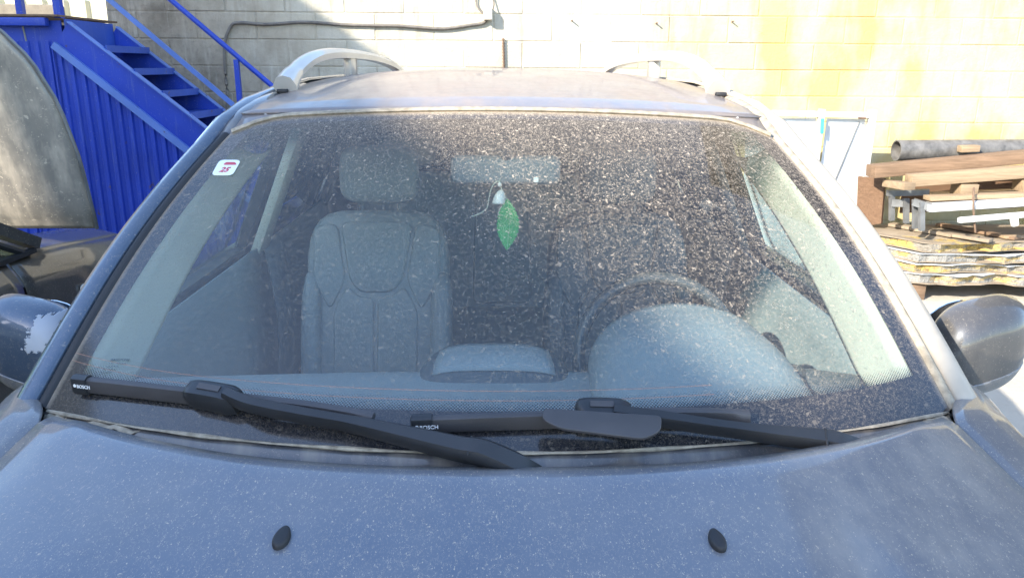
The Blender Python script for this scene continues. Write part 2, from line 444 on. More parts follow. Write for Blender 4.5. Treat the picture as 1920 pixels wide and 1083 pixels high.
def poly(name, pts2, frame, thick, mat, parent=None, bevel=0, smooth=True):
    """prism: 2D outline in frame (origin, x, y); extruded by thick along x cross y"""
    o, x, y = [Vector(q) for q in frame]; x = x.normalized(); y = y.normalized(); nrm = x.cross(y).normalized()
    bm = bmesh.new()
    vs = [bm.verts.new(o+x*a+y*b) for a, b in pts2]
    f = bm.faces.new(vs)
    r = bmesh.ops.extrude_face_region(bm, geom=[f])
    top = [v for v in r['geom'] if isinstance(v, bmesh.types.BMVert)]
    for v in top: v.co += nrm*thick
    bmesh.ops.recalc_face_normals(bm, faces=bm.faces)
    if bevel:
        tf = [q for q in r['geom'] if isinstance(q, bmesh.types.BMFace)]
        es = list({e for q in tf for e in q.edges})
        bmesh.ops.bevel(bm, geom=es, offset=bevel, segments=3, profile=.5, affect='EDGES')
    return from_bm(name, bm, mat, parent, smooth=smooth, autosm=50)
def round_poly(pts, r, n=5):
    out = []; m = len(pts)
    for i in range(m):
        p = Vector(pts[i]).to_2d() if len(pts[i]) > 2 else Vector(pts[i]); a = Vector(pts[i-1]); b = Vector(pts[(i+1) % m])
        da = (a-p); db = (b-p); rr = min(r, da.length*.45, db.length*.45)
        s = p+da.normalized()*rr; e = p+db.normalized()*rr
        for k in range(n+1):
            t_ = k/n; out.append(tuple((1-t_)**2*s+2*t_*(1-t_)*p+t_*t_*e))
    return out
def text(name, body, frame, size, mat, parent, depth=.0004, bold=0.0, shear=0.0, align='LEFT'):
    cu = bpy.data.curves.new(name, 'FONT'); cu.body = body; cu.size = size; cu.extrude = depth; cu.offset = bold; cu.shear = shear
    cu.align_x = align; cu.resolution_u = 3
    tmp = bpy.data.objects.new(name+'_tmp', cu); COL.objects.link(tmp)
    dg = bpy.context.evaluated_depsgraph_get(); me = bpy.data.meshes.new_from_object(tmp.evaluated_get(dg))
    bpy.data.objects.remove(tmp); bpy.data.curves.remove(cu)
    o_, x, y = [Vector(q) for q in frame]; x = x.normalized(); z = x.cross(Vector(y)).normalized(); y = z.cross(x)
    mt = Matrix((x, y, z)).transposed().to_4x4(); mt.translation = o_
    bm = bmesh.new(); bm.from_mesh(me); bpy.data.meshes.remove(me)
    for v in bm.verts: v.co = mt @ v.co
    return from_bm(name, bm, mat, parent, smooth=False)
def lerp(a, b, t): return a+(b-a)*t
def sst(a, b, x):
    t = max(0., min(1., (x-a)/(b-a))); return t*t*(3-2*t)
def interp(x, pts):
    if x <= pts[0][0]: return pts[0][1]
    for (a, b), (c, d) in zip(pts, pts[1:]):
        if x <= c:
            t = (x-a)/(c-a); return b+(d-b)*t
    return pts[-1][1]
def sinterp(x, pts):
    """smooth (catmull) version of interp"""
    if x <= pts[0][0]: return pts[0][1]
    if x >= pts[-1][0]: return pts[-1][1]
    for i in range(len(pts)-1):
        if x <= pts[i+1][0]:
            x0, y0 = pts[i]; x1, y1 = pts[i+1]
            mA = (y1-pts[i-1][1])/(x1-pts[i-1][0]) if i else (y1-y0)/(x1-x0)
            mB = (pts[i+2][1]-y0)/(pts[i+2][0]-x0) if i+2 < len(pts) else (y1-y0)/(x1-x0)
            h = x1-x0; t = (x-x0)/h
            return (2*t**3-3*t*t+1)*y0+(t**3-2*t*t+t)*h*mA+(-2*t**3+3*t*t)*y1+(t**3-t*t)*h*mB

# ------------------------------------------------------------------ ground and the yard's walls
bm = bmesh.new(); bmesh.ops.create_grid(bm, x_segments=2, y_segments=2, size=120)
g = from_bm('ground', bm, 'ground', None, False, origin=Vector((0, 0, 0))); g['kind'] = 'structure'

WY = 6.5; X0 = -3.13; BW, BH = .47, .205
wall = thing('block_wall', (1.4, WY+.12, 0), 'long sunlit concrete block wall with ochre and pale stains behind the car', 'wall')
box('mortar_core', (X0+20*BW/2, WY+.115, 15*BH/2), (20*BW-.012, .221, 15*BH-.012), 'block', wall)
bmeshes = []
for k in range(5):
    bm = bmesh.new(); bm_box(bm, (BW-.006, .20, BH-.006), Matrix(), .006, 1)
    for v in bm.verts: v.co += Vector((random.uniform(-.0015, .0015), random.uniform(-.0015, .0015), random.uniform(-.0015, .0015)))
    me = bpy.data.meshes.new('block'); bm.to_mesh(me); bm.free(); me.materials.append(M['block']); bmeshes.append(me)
bm = bmesh.new(); bm_box(bm, (BW/2-.006, .20, BH-.006), Matrix(), .006, 1)
halfme = bpy.data.meshes.new('half_block'); bm.to_mesh(halfme); bm.free(); halfme.materials.append(M['block'])
for r_ in range(15):
    odd = r_ % 2
    xs = [X0+BW*(i+.5) for i in range(20)] if not odd else [X0+BW*(i+1) for i in range(19)]
    for x in xs:
        o = bpy.data.objects.new('block', random.choice(bmeshes))
        link(o, wall, (x, WY+.1+random.uniform(-.0025, .0025), BH*(r_+.5)))
    if odd:
        for x in (X0+BW*.25, X0+BW*19.75):
            link(bpy.data.objects.new('half_block', halfme), wall, (x, WY+.1, BH*(r_+.5)))

# low grey wall and sheet fence beyond the wall's left end
lw_r = at(112, 10, 8.6)
lw = box('low_wall', (lw_r.x-2.2, 8.6, lw_r.z/2), (4.4, .2, lw_r.z), 'oldconcrete', None, bevel=.02)
tag(lw, 'plain weathered concrete wall end beyond the blue landing', 'wall')
M['fence'] = simple('cream_sheet_metal', (.62, .55, .36), .5, var=.12, scale=2)
fence = thing('corrugated_fence', (-6.5, 9.4, 0), 'sunlit cream corrugated metal fence beyond the end of the block wall', 'fence')
prof = []
x = -9.5
while x < -2.4:
    prof += [(x, 9.4), (x+.12, 9.4), (x+.15, 9.36), (x+.21, 9.36)]; x += .24
bm = bmesh.new(); lo = [bm.verts.new((a, b, .1)) for a, b in prof]; hi = [bm.verts.new((a, b, 2.34)) for a, b in prof]
for i in range(len(prof)-1): bm.faces.new((lo[i], lo[i+1], hi[i+1], hi[i]))
from_bm('sheet', bm, 'fence', fence, False, solid=.004)
boxto('top_rail', (-9.5, 9.44, 2.3), (-2.4, 9.44, 2.3), .04, .06, 'wood_dust', fence)
for x in (-9, -7, -5, -3): box('post', (x, 9.46, 1.17), (.06, .06, 2.34), 'galv', fence)

# cable, box and bits fixed to the wall
def wp(px, py, off=.02): 
    return at(px, py, WY-off)
cab = tube('wall_cable', [wp(430, 330), wp(428, 260), wp(427, 190), wp(422, 130), wp(421, 85), wp(430, 55), wp(445, 43), wp(500, 46), wp(570, 42), wp(650, 47), wp(745, 49), wp(800, 53), wp(835, 54), wp(880, 48), wp(905, 44), wp(914, 36)], .0125, 'conduit', None, 8, 6)
tag(cab, 'dark cable sagging along the block wall to the small junction box', 'cable')
jb = thing('junction_box', wp(915, 30, .03), 'small pale junction box where the dark cable ends on the wall', 'box')
box('housing', wp(915, 27, .04), (.07, .08, .09), 'beige', jb, bevel=.006)
box('lid', wp(915, 27, .085), (.062, .008, .08), 'render', jb, bevel=.003)
for i, (a, b, c) in enumerate((((895, -20), (893, 8), (905, 26)), ((920, -20), (926, 5), (924, 18)))):
    tube('lead', [wp(*a), wp(*b), wp(*c, .05)], .006, 'conduit', jb, 6, 5)
rb = thing('reinforcing_bar', wp(944, 130, .02), 'short ribbed steel bar upright against the wall above the car roof', 'steel bar')
a, b = wp(943.5, 72, .02), wp(945, 131, .02)
tube('bar', [a, b], .008, 'rust', rb, 8, 0, up=Vector((0, 1, 0)))
for k in range(10):
    p_ = a.lerp(b, (k+.5)/10); tube('rib', [p_-Vector((0, 0, .004)), p_+Vector((0, 0, .004))], .0115, 'rust', rb, 8, 0, up=Vector((0, 1, 0)))
for k, (x, y, what) in enumerate(((1072, 40, 'nearest to the junction box'), (1230, 45, 'second from the junction box'), (1372, 42, 'farthest right of the row'))):
    p_ = wp(x, y, 0); o = tube('wall_nail', [p_+Vector((0, .03, 0)), p_+Vector((.0, -.05, .004))], .006, 'rust', None, 6)
    tag(o, 'rusty nail sticking out of the pale wall, '+what, 'nail', 'nails in the wall')

# ------------------------------------------------------------------ added, unseen slabs shaped to throw the shade (left of and behind the camera)
bl = thing('shade_blocker', (-10.5, -6, 0), 'tall pale unseen slabs added on the left to throw the yard into shade', 'shade blocker')
SN = Vector((.572, .0, .818)); SN.y = -(SUN_TO.x*SN.x+SUN_TO.z*SN.z)/SUN_TO.y
SC = Vector((.03, 1.456, 1.391))                              # a point on the shade's edge, on the windscreen
def ztop(x, y): return SC.z - (SN.x*(x-SC.x)+SN.y*(y-SC.y))/SN.z
def slabpart(name, y0, y1, z0, z1=None, x0=-8.0, x1=-8.3, mat='render'):
    bm = bmesh.new(); V = []
    for x in (x0, x1):
        for y in (y0, y1):
            zt = ztop(x0, y) if z1 is None else z1
            V.append((bm.verts.new((x, y, z0)), bm.verts.new((x, y, zt))))
    (a, A), (b, B), (c, C), (d, D) = V
    for q in ((a, b, B, A), (c, C, D, d), (a, A, C, c), (b, d, D, B), (A, B, D, C), (a, c, d, b)): bm.faces.new(q)
    bmesh.ops.recalc_face_normals(bm, faces=bm.faces)
    return from_bm(name, bm, mat, bl, False)
slabpart('wall', -18, -7.05, 0, 9.2)
slabpart('wall', -7.05, -3.13, 0)
slabpart('wall', -2.2, 2.9, 0)
slabpart('wall', -3.13, -2.2, 0, 4.6)
slabpart('wall', -3.13, -2.2, 6.8, None)
tb = thing('reflection_blocker', (14.0, 13, 0), 'tall dark block added beyond the block wall, seen only as a reflection in the bonnet', 'shade blocker')  # added out of view to darken the reflection on the bonnet
box('wall', (14.0, 13, 9), (10, 8, 18), 'darkblock', tb)
for k in range(9): box('blocker_joint', (14.0, 8.985, 1+2*k), (10, .03, .06), 'rubber', tb)
# ------------------------------------------------------------------ blue staircase
Y1, Y2 = 5.3, 5.95
st = thing('metal_staircase', at(330, 600, Y1), 'bright blue steel staircase with open treads and ribbed side panel', 'staircase')
st.location.z = 0; WLOC[st.name].z = 0
# stair slope line on the near stringer's top edge
sA, sB = at(110, 34, Y1), at(385, 256, Y1)
slope = (sB.z-sA.z)/(sB.x-sA.x)
def stz(x): return sA.z+slope*(x-sA.x)
xg = sA.x-(sA.z-.02)/slope
def stringer(Y, name):
    a = Vector((sA.x, Y, stz(sA.x)-.10)); b = Vector((xg, Y, .03))
    d = (b-a).normalized(); up = Vector((0, -1, 0)).cross(d)
    if up.z < 0: up = -up
    pl = boxto(name, a, b, .008, .19, 'blue', st)
    sgn = 1
    o = boxto('flange', a+up*.098, b+up*.098, .055, .008, 'blue_pale', pl)
    o = boxto('flange', a-up*.098, b-up*.098, .055, .008, 'blue', pl)
    return pl
stringer(Y1, 'stringer'); stringer(Y2, 'stringer')
# treads
T1 = at(235, 90, (Y1+Y2)/2)
x_, z_ = at(192, 84, Y1+.02).x, at(192, 84, Y1+.02).z
dx = (at(350, 216, Y1).x-at(192, 84, Y1).x)/3; dz = dx*slope
for k in range(12):
    xx = x_+dx*k; zz = z_+dz*k
    if zz < .05: break
    tr = box('tread', (xx-.075, (Y1+Y2)/2, zz-.018), (.20, Y2-Y1-.012, .008), 'blue_worn', st)
    box('nosing', (xx+.028, (Y1+Y2)/2, zz-.025), (.008, Y2-Y1-.012, .044), 'blue_worn', tr)
# brown board under the treads
a = Vector((sA.x+.05, 0, stz(sA.x+.05)-.25)); b = Vector((xg-.15, 0, .02))
bm = bmesh.new(); vs = [bm.verts.new(q) for q in (Vector((a.x, Y1+.02, a.z)), Vector((b.x, Y1+.02, b.z)), Vector((b.x, Y2-.02, b.z)), Vector((a.x, Y2-.02, a.z)))]
bm.faces.new(vs); from_bm('under_board', bm, 'ply', st, False, solid=.012)
# landing
lt = sA.z; lx0 = sA.x-3.0
box('landing_plate', ((lx0+sA.x+.02)/2, (Y1+Y2)/2+.02, lt+.012), (sA.x+.02-lx0, Y2-Y1+.16, .012), 'rust', st)
box('landing_fascia', ((lx0+sA.x-.06)/2, Y1-.035, lt-.026), (sA.x-.06-lx0, .05, .05), 'blue', st, bevel=.003)
box('landing_beam', ((lx0+sA.x)/2, Y1+.02, lt-.125), (sA.x-lx0, .012, .22), 'blue', st)
box('landing_end_plate', (sA.x+.03, (Y1+Y2)/2, lt-.10), (.012, Y2-Y1-.02, .19), 'blue_worn', st)
box('landing_back_beam', ((lx0+sA.x)/2, Y2+.02, lt-.105), (sA.x-lx0, .012, .18), 'blue', st)
p1 = at(42, 46, Y1+.012); tube('conduit_stub', [p1, p1-Vector((-.01, 0, .13))], .006, 'galv', st, 6)
# angle trim along the siding and ribbed siding sheet
pa, pb = at(100, 84, Y1-.02), at(372, 298, Y1-.02)
pb2 = pa+(pb-pa)*((pa.z-.05)/(pa.z-pb.z))
boxto('siding_trim', pa, pb2, .03, .045, 'blue_pale', st)
prof = []
x = lx0; zb = .03
while x < pb2.x-.08:
    for ddx, yy in ((0, 0), (.028, 0), (.036, -.014), (.060, -.014)): prof.append((x+ddx, Y1+.005+yy))
    x += .068
bm = bmesh.new(); lo = []; hi = []
for a_, b_ in prof:
    zt = at(60, 78, Y1).z if a_ < pa.x else pa.z+(pb2.z-pa.z)*(a_-pa.x)/(pb2.x-pa.x)
    lo.append(bm.verts.new((a_, b_, zb))); hi.append(bm.verts.new((a_, b_, max(zt, zb+.01))))
for i in range(len(prof)-1): bm.faces.new((lo[i], lo[i+1], hi[i+1], hi[i]))
from_bm('siding_sheet', bm, 'blue', st, False, solid=.002)
for px in (98, 20): 
    q = at(px, 90, Y1-.012); tube('siding_seam', [(q.x, Y1-.012, q.z), (q.x, Y1-.012, .05)], .006, 'blue', st, 6, up=Vector((0, 1, 0)))
# posts and handrails
for px, y0 in ((112, 34), (40, 26)):
    q = at(px, y0, Y1+.02) if px > 100 else at(px, y0, Y2)
    box('post', (q.x, q.y, lt+.55), (.045, .045, 1.1), 'blue', st)
tube('handrail', [at(300, -17, Y2), at(518, 168, Y2), at(640, 272, Y2)], .019, 'blue', st, 10)
boxto('mid_rail', at(185, -17, Y2), at(447, 205, Y2), .02, .034, 'blue_pale', st)
q = at(443, 112, Y2); q2 = at(447, 200, Y2); box('post', (q.x, Y2, (q.z+q2.z)/2-.1), (.034, .034, q.z-q2.z+.2), 'blue', st)
q = at(300, -17, Y2); boxto('handrail', q, (lx0, Y2, q.z+.02), .034, .034, 'blue', st)
boxto('handrail', (sA.x, Y1+.02, lt+1.1), (lx0, Y1+.02, lt+1.1), .034, .034, 'blue', st)
for x in (lx0+.05,): 
    for yy in (Y1+.05, Y2-.05): box('support_leg', (x, yy, lt/2), (.08, .08, lt), 'blue', st)

# ------------------------------------------------------------------ the SUV
SX = Vector((0, 2.0, 0))
suv = thing('parked_suv', SX, 'dusty dark blue off-road estate car with mud-flecked windscreen filling the view', 'car')
def G(u, v, off=0.0):
    """windscreen surface, u -1..1 across, v 0..1 from cowl to roof"""
    au = abs(u)
    vv = v*(1-.075*max(0, (au-.80)/.20)**2.2)
    wd = lerp(.762, .585, vv)+.016*math.sin(math.pi*vv)
    y = lerp(1.196, 1.782, vv)-lerp(.168, .085, vv)*(1-u*u)
    z = lerp(1.096, 1.530, vv)+lerp(.010, .028, vv)*(1-u*u)+.020*math.sin(math.pi*vv)
    p_ = Vector((wd*u, y, z))
    if off:
        e = 1e-3; du = G(u+e, v)-G(u-e, v); dv = G(u, v+e)-G(u, v-e); n_ = du.cross(dv).normalized()
        if n_.z < 0: n_ = -n_
        p_ = p_+n_*off
    return p_
def gpix(px, py, off=0.0):
    """where the sight line meets the windscreen (lifted by off)"""
    u, v = (px-938)/800, (840-py)/640
    for _ in range(40):
        q = G(u, v, off)-CAM; d_ = q.dot(Fv); x = 960+FPX*q.dot(R2)/d_; y = 541.5-FPX*q.dot(U2)/d_
        u += (px-x)/900*.8; v += (y-py)/650*.8
    return G(u, v, off)
ws = grid('windscreen', lambda a, b: G(a*2-1, b), 64, 40, 'windscreen', suv, uvfn=lambda a, b: (a*2-1, b))
# seals round the glass
def edge_path(u, v0=0, v1=1, n=24, off=0): return [G(u, lerp(v0, v1, i/n), off) for i in range(n+1)]
for s in (-1, 1):
    sweep('windscreen_seal', [q+Vector((s*.008, .004, 0)) for q in edge_path(s, 0, 1, 24, .001)], circ(.009, 8, .006), 'rubber' if s < 0 else 'dustline', ws)
sweep('windscreen_top_seal', [G(lerp(-.995, .995, i/30), 1, .002)+Vector((0, .010, .002)) for i in range(31)], circ(.013, 8, .006), 'dustline', ws)
sweep('cowl_dust_line', [G(lerp(-.985, .985, i/40), 0, .002)+Vector((0, -.006, 0)) for i in range(41)], circ(.0042, 6, .003), 'dustline', ws, scale=lambda t: (.8+.5*math.sin(t*57)*math.sin(t*23), .8+.4*math.sin(t*41)))

# A-pillars and cant rails: painted strip from the cowl up and along the roof edge
def pillar_path():
    P = [G(1, v)+Vector((.018, .006, .0)) for v in [i/20 for i in range(20)]]
    P += [Vector((.612, 1.815, 1.535)), Vector((.606, 1.95, 1.566)), Vector((.600, 2.15, 1.588)), Vector((.597, 2.5, 1.607)), Vector((.592, 3.2, 1.612)), Vector((.575, 3.8, 1.590)), Vector((.55, 4.3, 1.55))]
    return P
for s in (1, -1):
    P = pillar_path()
    P = [G(1, 0)+Vector((.03, -.06, -.03))]+P
    bm = bmesh.new(); rings = []
    prof = [(0, .0), (.010, .006), (.028, .007), (.044, -.002), (.053, -.020), (.056, -.045), (.052, -.07), (.03, -.075)]
    n = len(P)
    for i, q in enumerate(P):
        t_ = i/(n-1); k = 1.0 if q.y < 1.8 else lerp(1, .62, sst(1.8, 2.3, q.y))
        # outward = x, depth = rearwards/down
        rings.append([bm.verts.new((s*(q.x+a*k), q.y+(-b*.9 if q.y < 1.85 else 0), q.z+b*(.55 if q.y < 1.85 else 1.0))) for a, b in prof])
    for i in range(n-1):
        for k in range(len(prof)-1): bm.faces.new((rings[i][k], rings[i][k+1], rings[i+1][k+1], rings[i+1][k]))
    bmesh.ops.recalc_face_normals(bm, faces=bm.faces)
    o = from_bm('pillar', bm, 'paint_clean' if s < 0 else 'pillar_dusty', suv, solid=.003)
    # inner trim, pale
    grid('pillar_trim', lambda a, b, s=s: G(s*.965, lerp(.0, .94, b), -.012)+Vector((-s*.045*math.sin(a*math.pi)*0 - s*.015*a, .23*a+.02*math.sin(a*3.1), -.02*math.sin(a*3.1)-.03*a)), 6, 20, 'beige', suv, solid=.004)

# roof
def roof(a, b):
    u = a*2-1
    yf = 1.802-.085*(1-u*u)+.035*abs(u)**10; y = lerp(yf, 4.3, b)
    zc = sinterp(y, [(1.70, 1.560), (1.80, 1.578), (2.0, 1.602), (2.3, 1.627), (2.7, 1.643), (3.2, 1.645), (3.8, 1.628), (4.3, 1.575)])
    hw = interp(y, [(1.815, .612), (1.95, .606), (2.15, .600), (2.5, .597), (3.2, .592), (3.8, .575), (4.3, .55)])-.004
    z = zc-.030*u*u-.006*abs(u)**8
    if b < .02: z -= .004
    return Vector((hw*u, y, z))
ro = grid('roof', roof, 40, 60, 'roof', suv, solid=.004)
for s in (-1, 1):
    sweep('roof_ditch', [roof(.5+.5*s, b/30)+Vector((s*.006, .0, -.006)) for b in range(31)], circ(.006, 6, .004), 'rubber', ro)
def header(a, b):
    u = a*2-1; return G(u, 1.0, -.001).lerp(roof(a, 0)+Vector((0, .006, -.002)), b)
grid('roof_header', header, 40, 3, 'roof', ro, solid=.003)
for s in (-1, 1):
    pts_ = [G(1, .86, -.004)+Vector((.006, .004, 0)), G(1, .95, -.004)+Vector((.008, .006, 0)), G(1, 1, -.004)+Vector((.010, .022, .006)), Vector((.609, 1.82, 1.532)), Vector((.606, 1.90, 1.553)), Vector((.602, 2.05, 1.573)), Vector((.598, 2.4, 1.594))]
    sweep('corner_seal', [Vector((s*q.x, q.y, q.z)) for q in pts_], circ(.016, 8, .006), 'dustline' if s > 0 else 'cowl', ro, sm=4)
# roof rails
for s in (-1, 1):
    rl = thing_ = None
    path = smooth_path([(s*.575, 2.12, 1.590), (s*.576, 2.20, 1.625), (s*.572, 2.34, 1.660), (s*.566, 2.52, 1.681), (s*.558, 2.8, 1.689), (s*.547, 3.3, 1.685), (s*.535, 3.8, 1.662), (s*.525, 4.1, 1.625), (s*.522, 4.2, 1.595)], 6)
    n = len(path)
    def sc(t, n=n): 
        k = max(0, 1-t/.16); k2 = max(0, 1-(1-t)/.14)
        return (1.0+.35*k, 1.0+1.1*k+.8*k2)
    sq = [(-.020, -.014), (-.023, .004), (-.014, .015), (0, .018), (.014, .015), (.023, .004), (.020, -.014), (0, -.017)]
    rl = sweep('roof_rail', path, sq, 'rail', suv, scale=sc)
    p0 = Vector((s*.556, 2.95, 1.615)); p1 = Vector((s*.556, 2.95, 1.70))
    bm = bmesh.new(); bm_box(bm, (.03, .12, .09), Matrix.Translation((p0+p1)/2), .008)
    from_bm('rail_foot', bm, 'rail', rl, autosm=40)
    box('rail_end_cap', (s*.577, 2.10, 1.585), (.028, .02, .010), 'rubber', rl, bevel=.003)

# cowl panel between glass and bonnet
def hood_edge(u):
    """rear edge of the bonnet, u -1..1"""
    return Vector((.715*u, .975+.165*abs(u)**2.6, 1.116-.016*abs(u)**3-.0))
def cowl(a, b):
    u = a*2-1; p0 = G(u*1.0, 0)+Vector((0, -.004, -.004)); p1 = hood_edge(u)+Vector((.045*u, .012, -.026))
    q = p0.lerp(p1, b); q.z -= .012*math.sin(math.pi*b)
    return q
cw = grid('cowl', cowl, 40, 8, 'cowl', suv, solid=.004)
box('cowl_clip', cowl(.065, .62)+Vector((0, 0, .008)), (.02, .02, .012), 'rubber', cw, bevel=.004)
# sand collected in the corners of the cowl
for u0, u1, wd in ((-.99, -.93, .016), (-.90, -.74, .010), (.90, .99, .015), (.93, .985, .02)):
    sweep('sand_drift', [cowl((lerp(u0, u1, i/8)+1)/2, .10+.05*math.sin(i*2.1))+Vector((0, 0, .004)) for i in range(9)], circ(wd, 8, .004), 'dustline', cw, scale=lambda t: (.2+math.sin(t*math.pi)*.9+.2*math.sin(t*17), .3+math.sin(t*math.pi)))

# bonnet
def hood_z(u, y):
    zr = 1.116-.016*abs(u)**3
    d_ = .975-y
    z = zr-.150*d_-.10*max(0, d_-.55)**2*1.6
    # gentle raised shoulders running forwards
    z += .012*sst(.55, .72, abs(u))*(1-sst(.80, .98, abs(u)))*sst(-.2, .5, d_)
    z -= .010*sst(.9, 1.0, abs(u))
    return z
def hood(a, b):
    u = a*2-1; r_ = hood_edge(u); y = lerp(r_.y, -.22+.22*u*u, b)
    xx = r_.x*lerp(1, 1.03, b)+u*.04*b
    return Vector((xx, y, hood_z(u, y)-(.012*(1-b*40) if b < .025 else 0)))
def onhood(px, py):
    z = 1.09
    for _ in range(12):
        q = atz(px, py, z); z = hood_z(max(-1, min(1, q.x/.735)), q.y)
    return atz(px, py, z)
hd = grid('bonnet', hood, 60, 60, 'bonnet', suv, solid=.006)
for s in (-1, 1):
    px, py = (530, 1018) if s < 0 else (1343, 1023)
    q = onhood(px, py)
    out = [(.0098*math.cos(t_)*(1-.12*math.sin(t_))-s*.0012*math.sin(t_), .0185*math.sin(t_)) for t_ in [2*math.pi*k/20 for k in range(20)]]
    nz = poly('washer_nozzle', out, (q+Vector((0, 0, .002)), (1, 0, 0), (0, .985, .15)), .012, 'rubber', hd, bevel=.004)
    ring = [(a*1.22, b*1.16) for a, b in out]
    poly('nozzle_gasket', ring, (q+Vector((0, 0, .0005)), (1, 0, 0), (0, .985, .15)), .004, 'dustline', nz)
for px, py, rr_ in ((580, 906, .0042), (582, 948, .0036), (646, 960, .0044), (180, 982, .004), (172, 1072, .005), (795, 977, .003)):
    q = onhood(px, py)+Vector((0, 0, .0022))
    rnd_ = random.Random(px)
    poly('mud_spot', [(rr_*(1+rnd_.uniform(-.25, .25))*math.cos(k*.571), rr_*(1+rnd_.uniform(-.25, .25))*math.sin(k*.571)) for k in range(11)], (q, (1, 0, 0), (0, .985, .15)), .0008, 'sandpale', hd, smooth=False)
# wings
def wing(s):
    def fn(a, b):
        y = lerp(1.36, -.25, b)
        ue = hood_edge(1.0)
        xi = ue.x*lerp(1, 1.03, max(0, (1.14-y)/1.36))+.04*max(0, (1.14-y)/1.36)+.009
        zi = hood_z(1.0, min(y, 1.14))-.004-.012*sst(1.1, 1.3, y)
        if y > 1.14: xi += .09*sst(1.10, 1.3, y)
        xo = interp(y, [(-.25, .84), (.2, .915), (.8, .935), (1.4, .935)])
        A = [(0, 0), (.08, .004), (.28, .004), (.46, -.010), (.64, -.045), (.82, -.13), (.94, -.25), (1.0, -.42), (.98, -.62)]
        k = a*(len(A)-1); i = min(int(k), len(A)-2); f_ = k-i
        ax = lerp(A[i][0], A[i+1][0], f_); az = lerp(A[i][1], A[i+1][1], f_)
        return Vector((s*lerp(xi, xo, ax), y, zi+az))
    def keep(a, b):
        q = fn(a, b); return not ((q.y-.42)**2+(q.z-.36)**2 < .40**2)
    return grid('wing', fn, 32, 60, 'paint', suv, solid=.003, keep=keep)
for s in (-1, 1):
    wg = wing(s)
    sweep('bonnet_gap', [hood(.5+.5*s, b/30)+Vector((s*.005, 0, -.006)) for b in range(31)], circ(.0045, 6, .003), 'rubber', wg)
# front end (grille, bumper) below the bonnet's nose
fr_ = sweep('bumper', [(-.86, .12, .5), (-.7, -.17, .5), (-.3, -.30, .5), (.3, -.30, .5), (.7, -.17, .5), (.86, .12, .5)], [(-.05, -.22), (.05, -.2), (.07, 0), (.05, .2), (-.05, .22)], 'paint', suv, sm=5)
gr = box('grille', (0, -.20, .79), (.8, .06, .17), 'plastic', suv, bevel=.02)
for k in range(4): box('grille_bar', (0, -.24, .735+.037*k), (.74, .02, .012), 'rail', gr, bevel=.004)
for s in (-1, 1): box('headlight', (s*.60, -.11, .80), (.34, .16, .16), 'lamp', suv, rot=(0, 0, s*.45), bevel=.04, seg=4)

# doors, windows, lower body
def sidex(z): return interp(z, [(.32, .86), (.45, .915), (.75, .94), (.98, .93), (1.05, .905), (1.075, .885)])
def door(y0, y1, s, name):
    o = grid(name, lambda a, b: Vector((s*sidex(lerp(.34, 1.075, b)), lerp(y0, y1, a), lerp(.34, 1.075, b))), 4, 16, 'paint', suv, solid=.02, offset=0)
    hb = box('door_handle', (s*.95, y1-.14, .93), (.03, .2, .035), 'paint', o, bevel=.012)
    return o
def glass_pane(yb0, yb1, yt0, yt1, s, par, mat='sideglass'):
    return grid('window', lambda a, b: Vector((s*(lerp(.872, .652, b)+.012*math.sin(math.pi*b)), lerp(lerp(yb0, yb1, a), lerp(yt0, yt1, a), b), lerp(1.07, 1.565, b))), 6, 6, mat, par, solid=.004)
for s in (-1, 1):
    d1 = door(1.37, 2.53, s, 'front_door'); glass_pane(1.52, 2.49, 2.02, 2.47, s, d1)
    d2 = door(2.54, 3.50, s, 'rear_door'); glass_pane(2.58, 3.48, 2.56, 3.40, s, d2, 'rearglass')
    qd = door(3.51, 4.45, s, 'quarter_panel'); glass_pane(3.58, 4.35, 3.52, 4.15, s, qd, 'rearglass')
    for y0, w_ in ((2.535, .07), (3.50, .07)):
        boxto('door_pillar', (s*.874, y0, 1.05), (s*.650, y0-.02, 1.575), w_, .035, 'plastic', suv, up=(1, 0, 0))
        boxto('pillar_cover', (s*.835, y0+.0, 1.0), (s*.600, y0-.02, 1.56), .12, .03, 'beige' if (y0 < 3 and s < 0) else 'dash2', suv, up=(1, 0, 0), bevel=.008)
    grid('sail_panel', lambda a, b, s=s: Vector((s*lerp(.86, .84, b), lerp(1.28, 1.55+.05*b, a), lerp(1.06, 1.08+.12*a, b))), 3, 3, 'plastic', d1, solid=.006)
    grid('door_trim', lambda a, b, s=s: Vector((s*(.80-.03*math.sin(b*3.1)), lerp(1.25, 2.53, a), lerp(.5, 1.075, b))), 4, 8, 'dash', d1, solid=.01)
    boxto('belt_moulding', (s*.845, 1.42, 1.08), (s*.845, 2.42, 1.08), .05, .02, 'plastic', d1, bevel=.004)
    grid('door_trim', lambda a, b, s=s: Vector((s*(.80-.03*math.sin(b*3.1)), lerp(2.55, 3.5, a), lerp(.5, 1.075, b))), 4, 8, 'dash', d2, solid=.01)
tl = grid('tailgate', lambda a, b: Vector((lerp(-.9, .9, a)*lerp(1, .92, b), 4.46-.02*b, lerp(.4, 1.08, b))), 8, 8, 'paint', suv, solid=.02)
grid('rear_window', lambda a, b: Vector((lerp(-.80, .80, a)*lerp(1, .68, b), lerp(4.44, 4.30, b), lerp(1.08, 1.56, b))), 6, 6, 'rearglass', tl, solid=.004)
for s in (-1, 1):
    bm = bmesh.new()
    vs = [bm.verts.new(q) for q in ((s*.89, 4.20, 1.02), (s*.85, 4.47, 1.02), (s*.52, 4.33, 1.57), (s*.645, 4.04, 1.575))]
    bm.faces.new(vs if s > 0 else vs[::-1]); from_bm('rear_pillar', bm, 'paint', suv, False, solid=.03, offset=0)
    box('luggage_trim', (s*.835, 3.98, .80), (.03, .92, .57), 'dash2', suv)
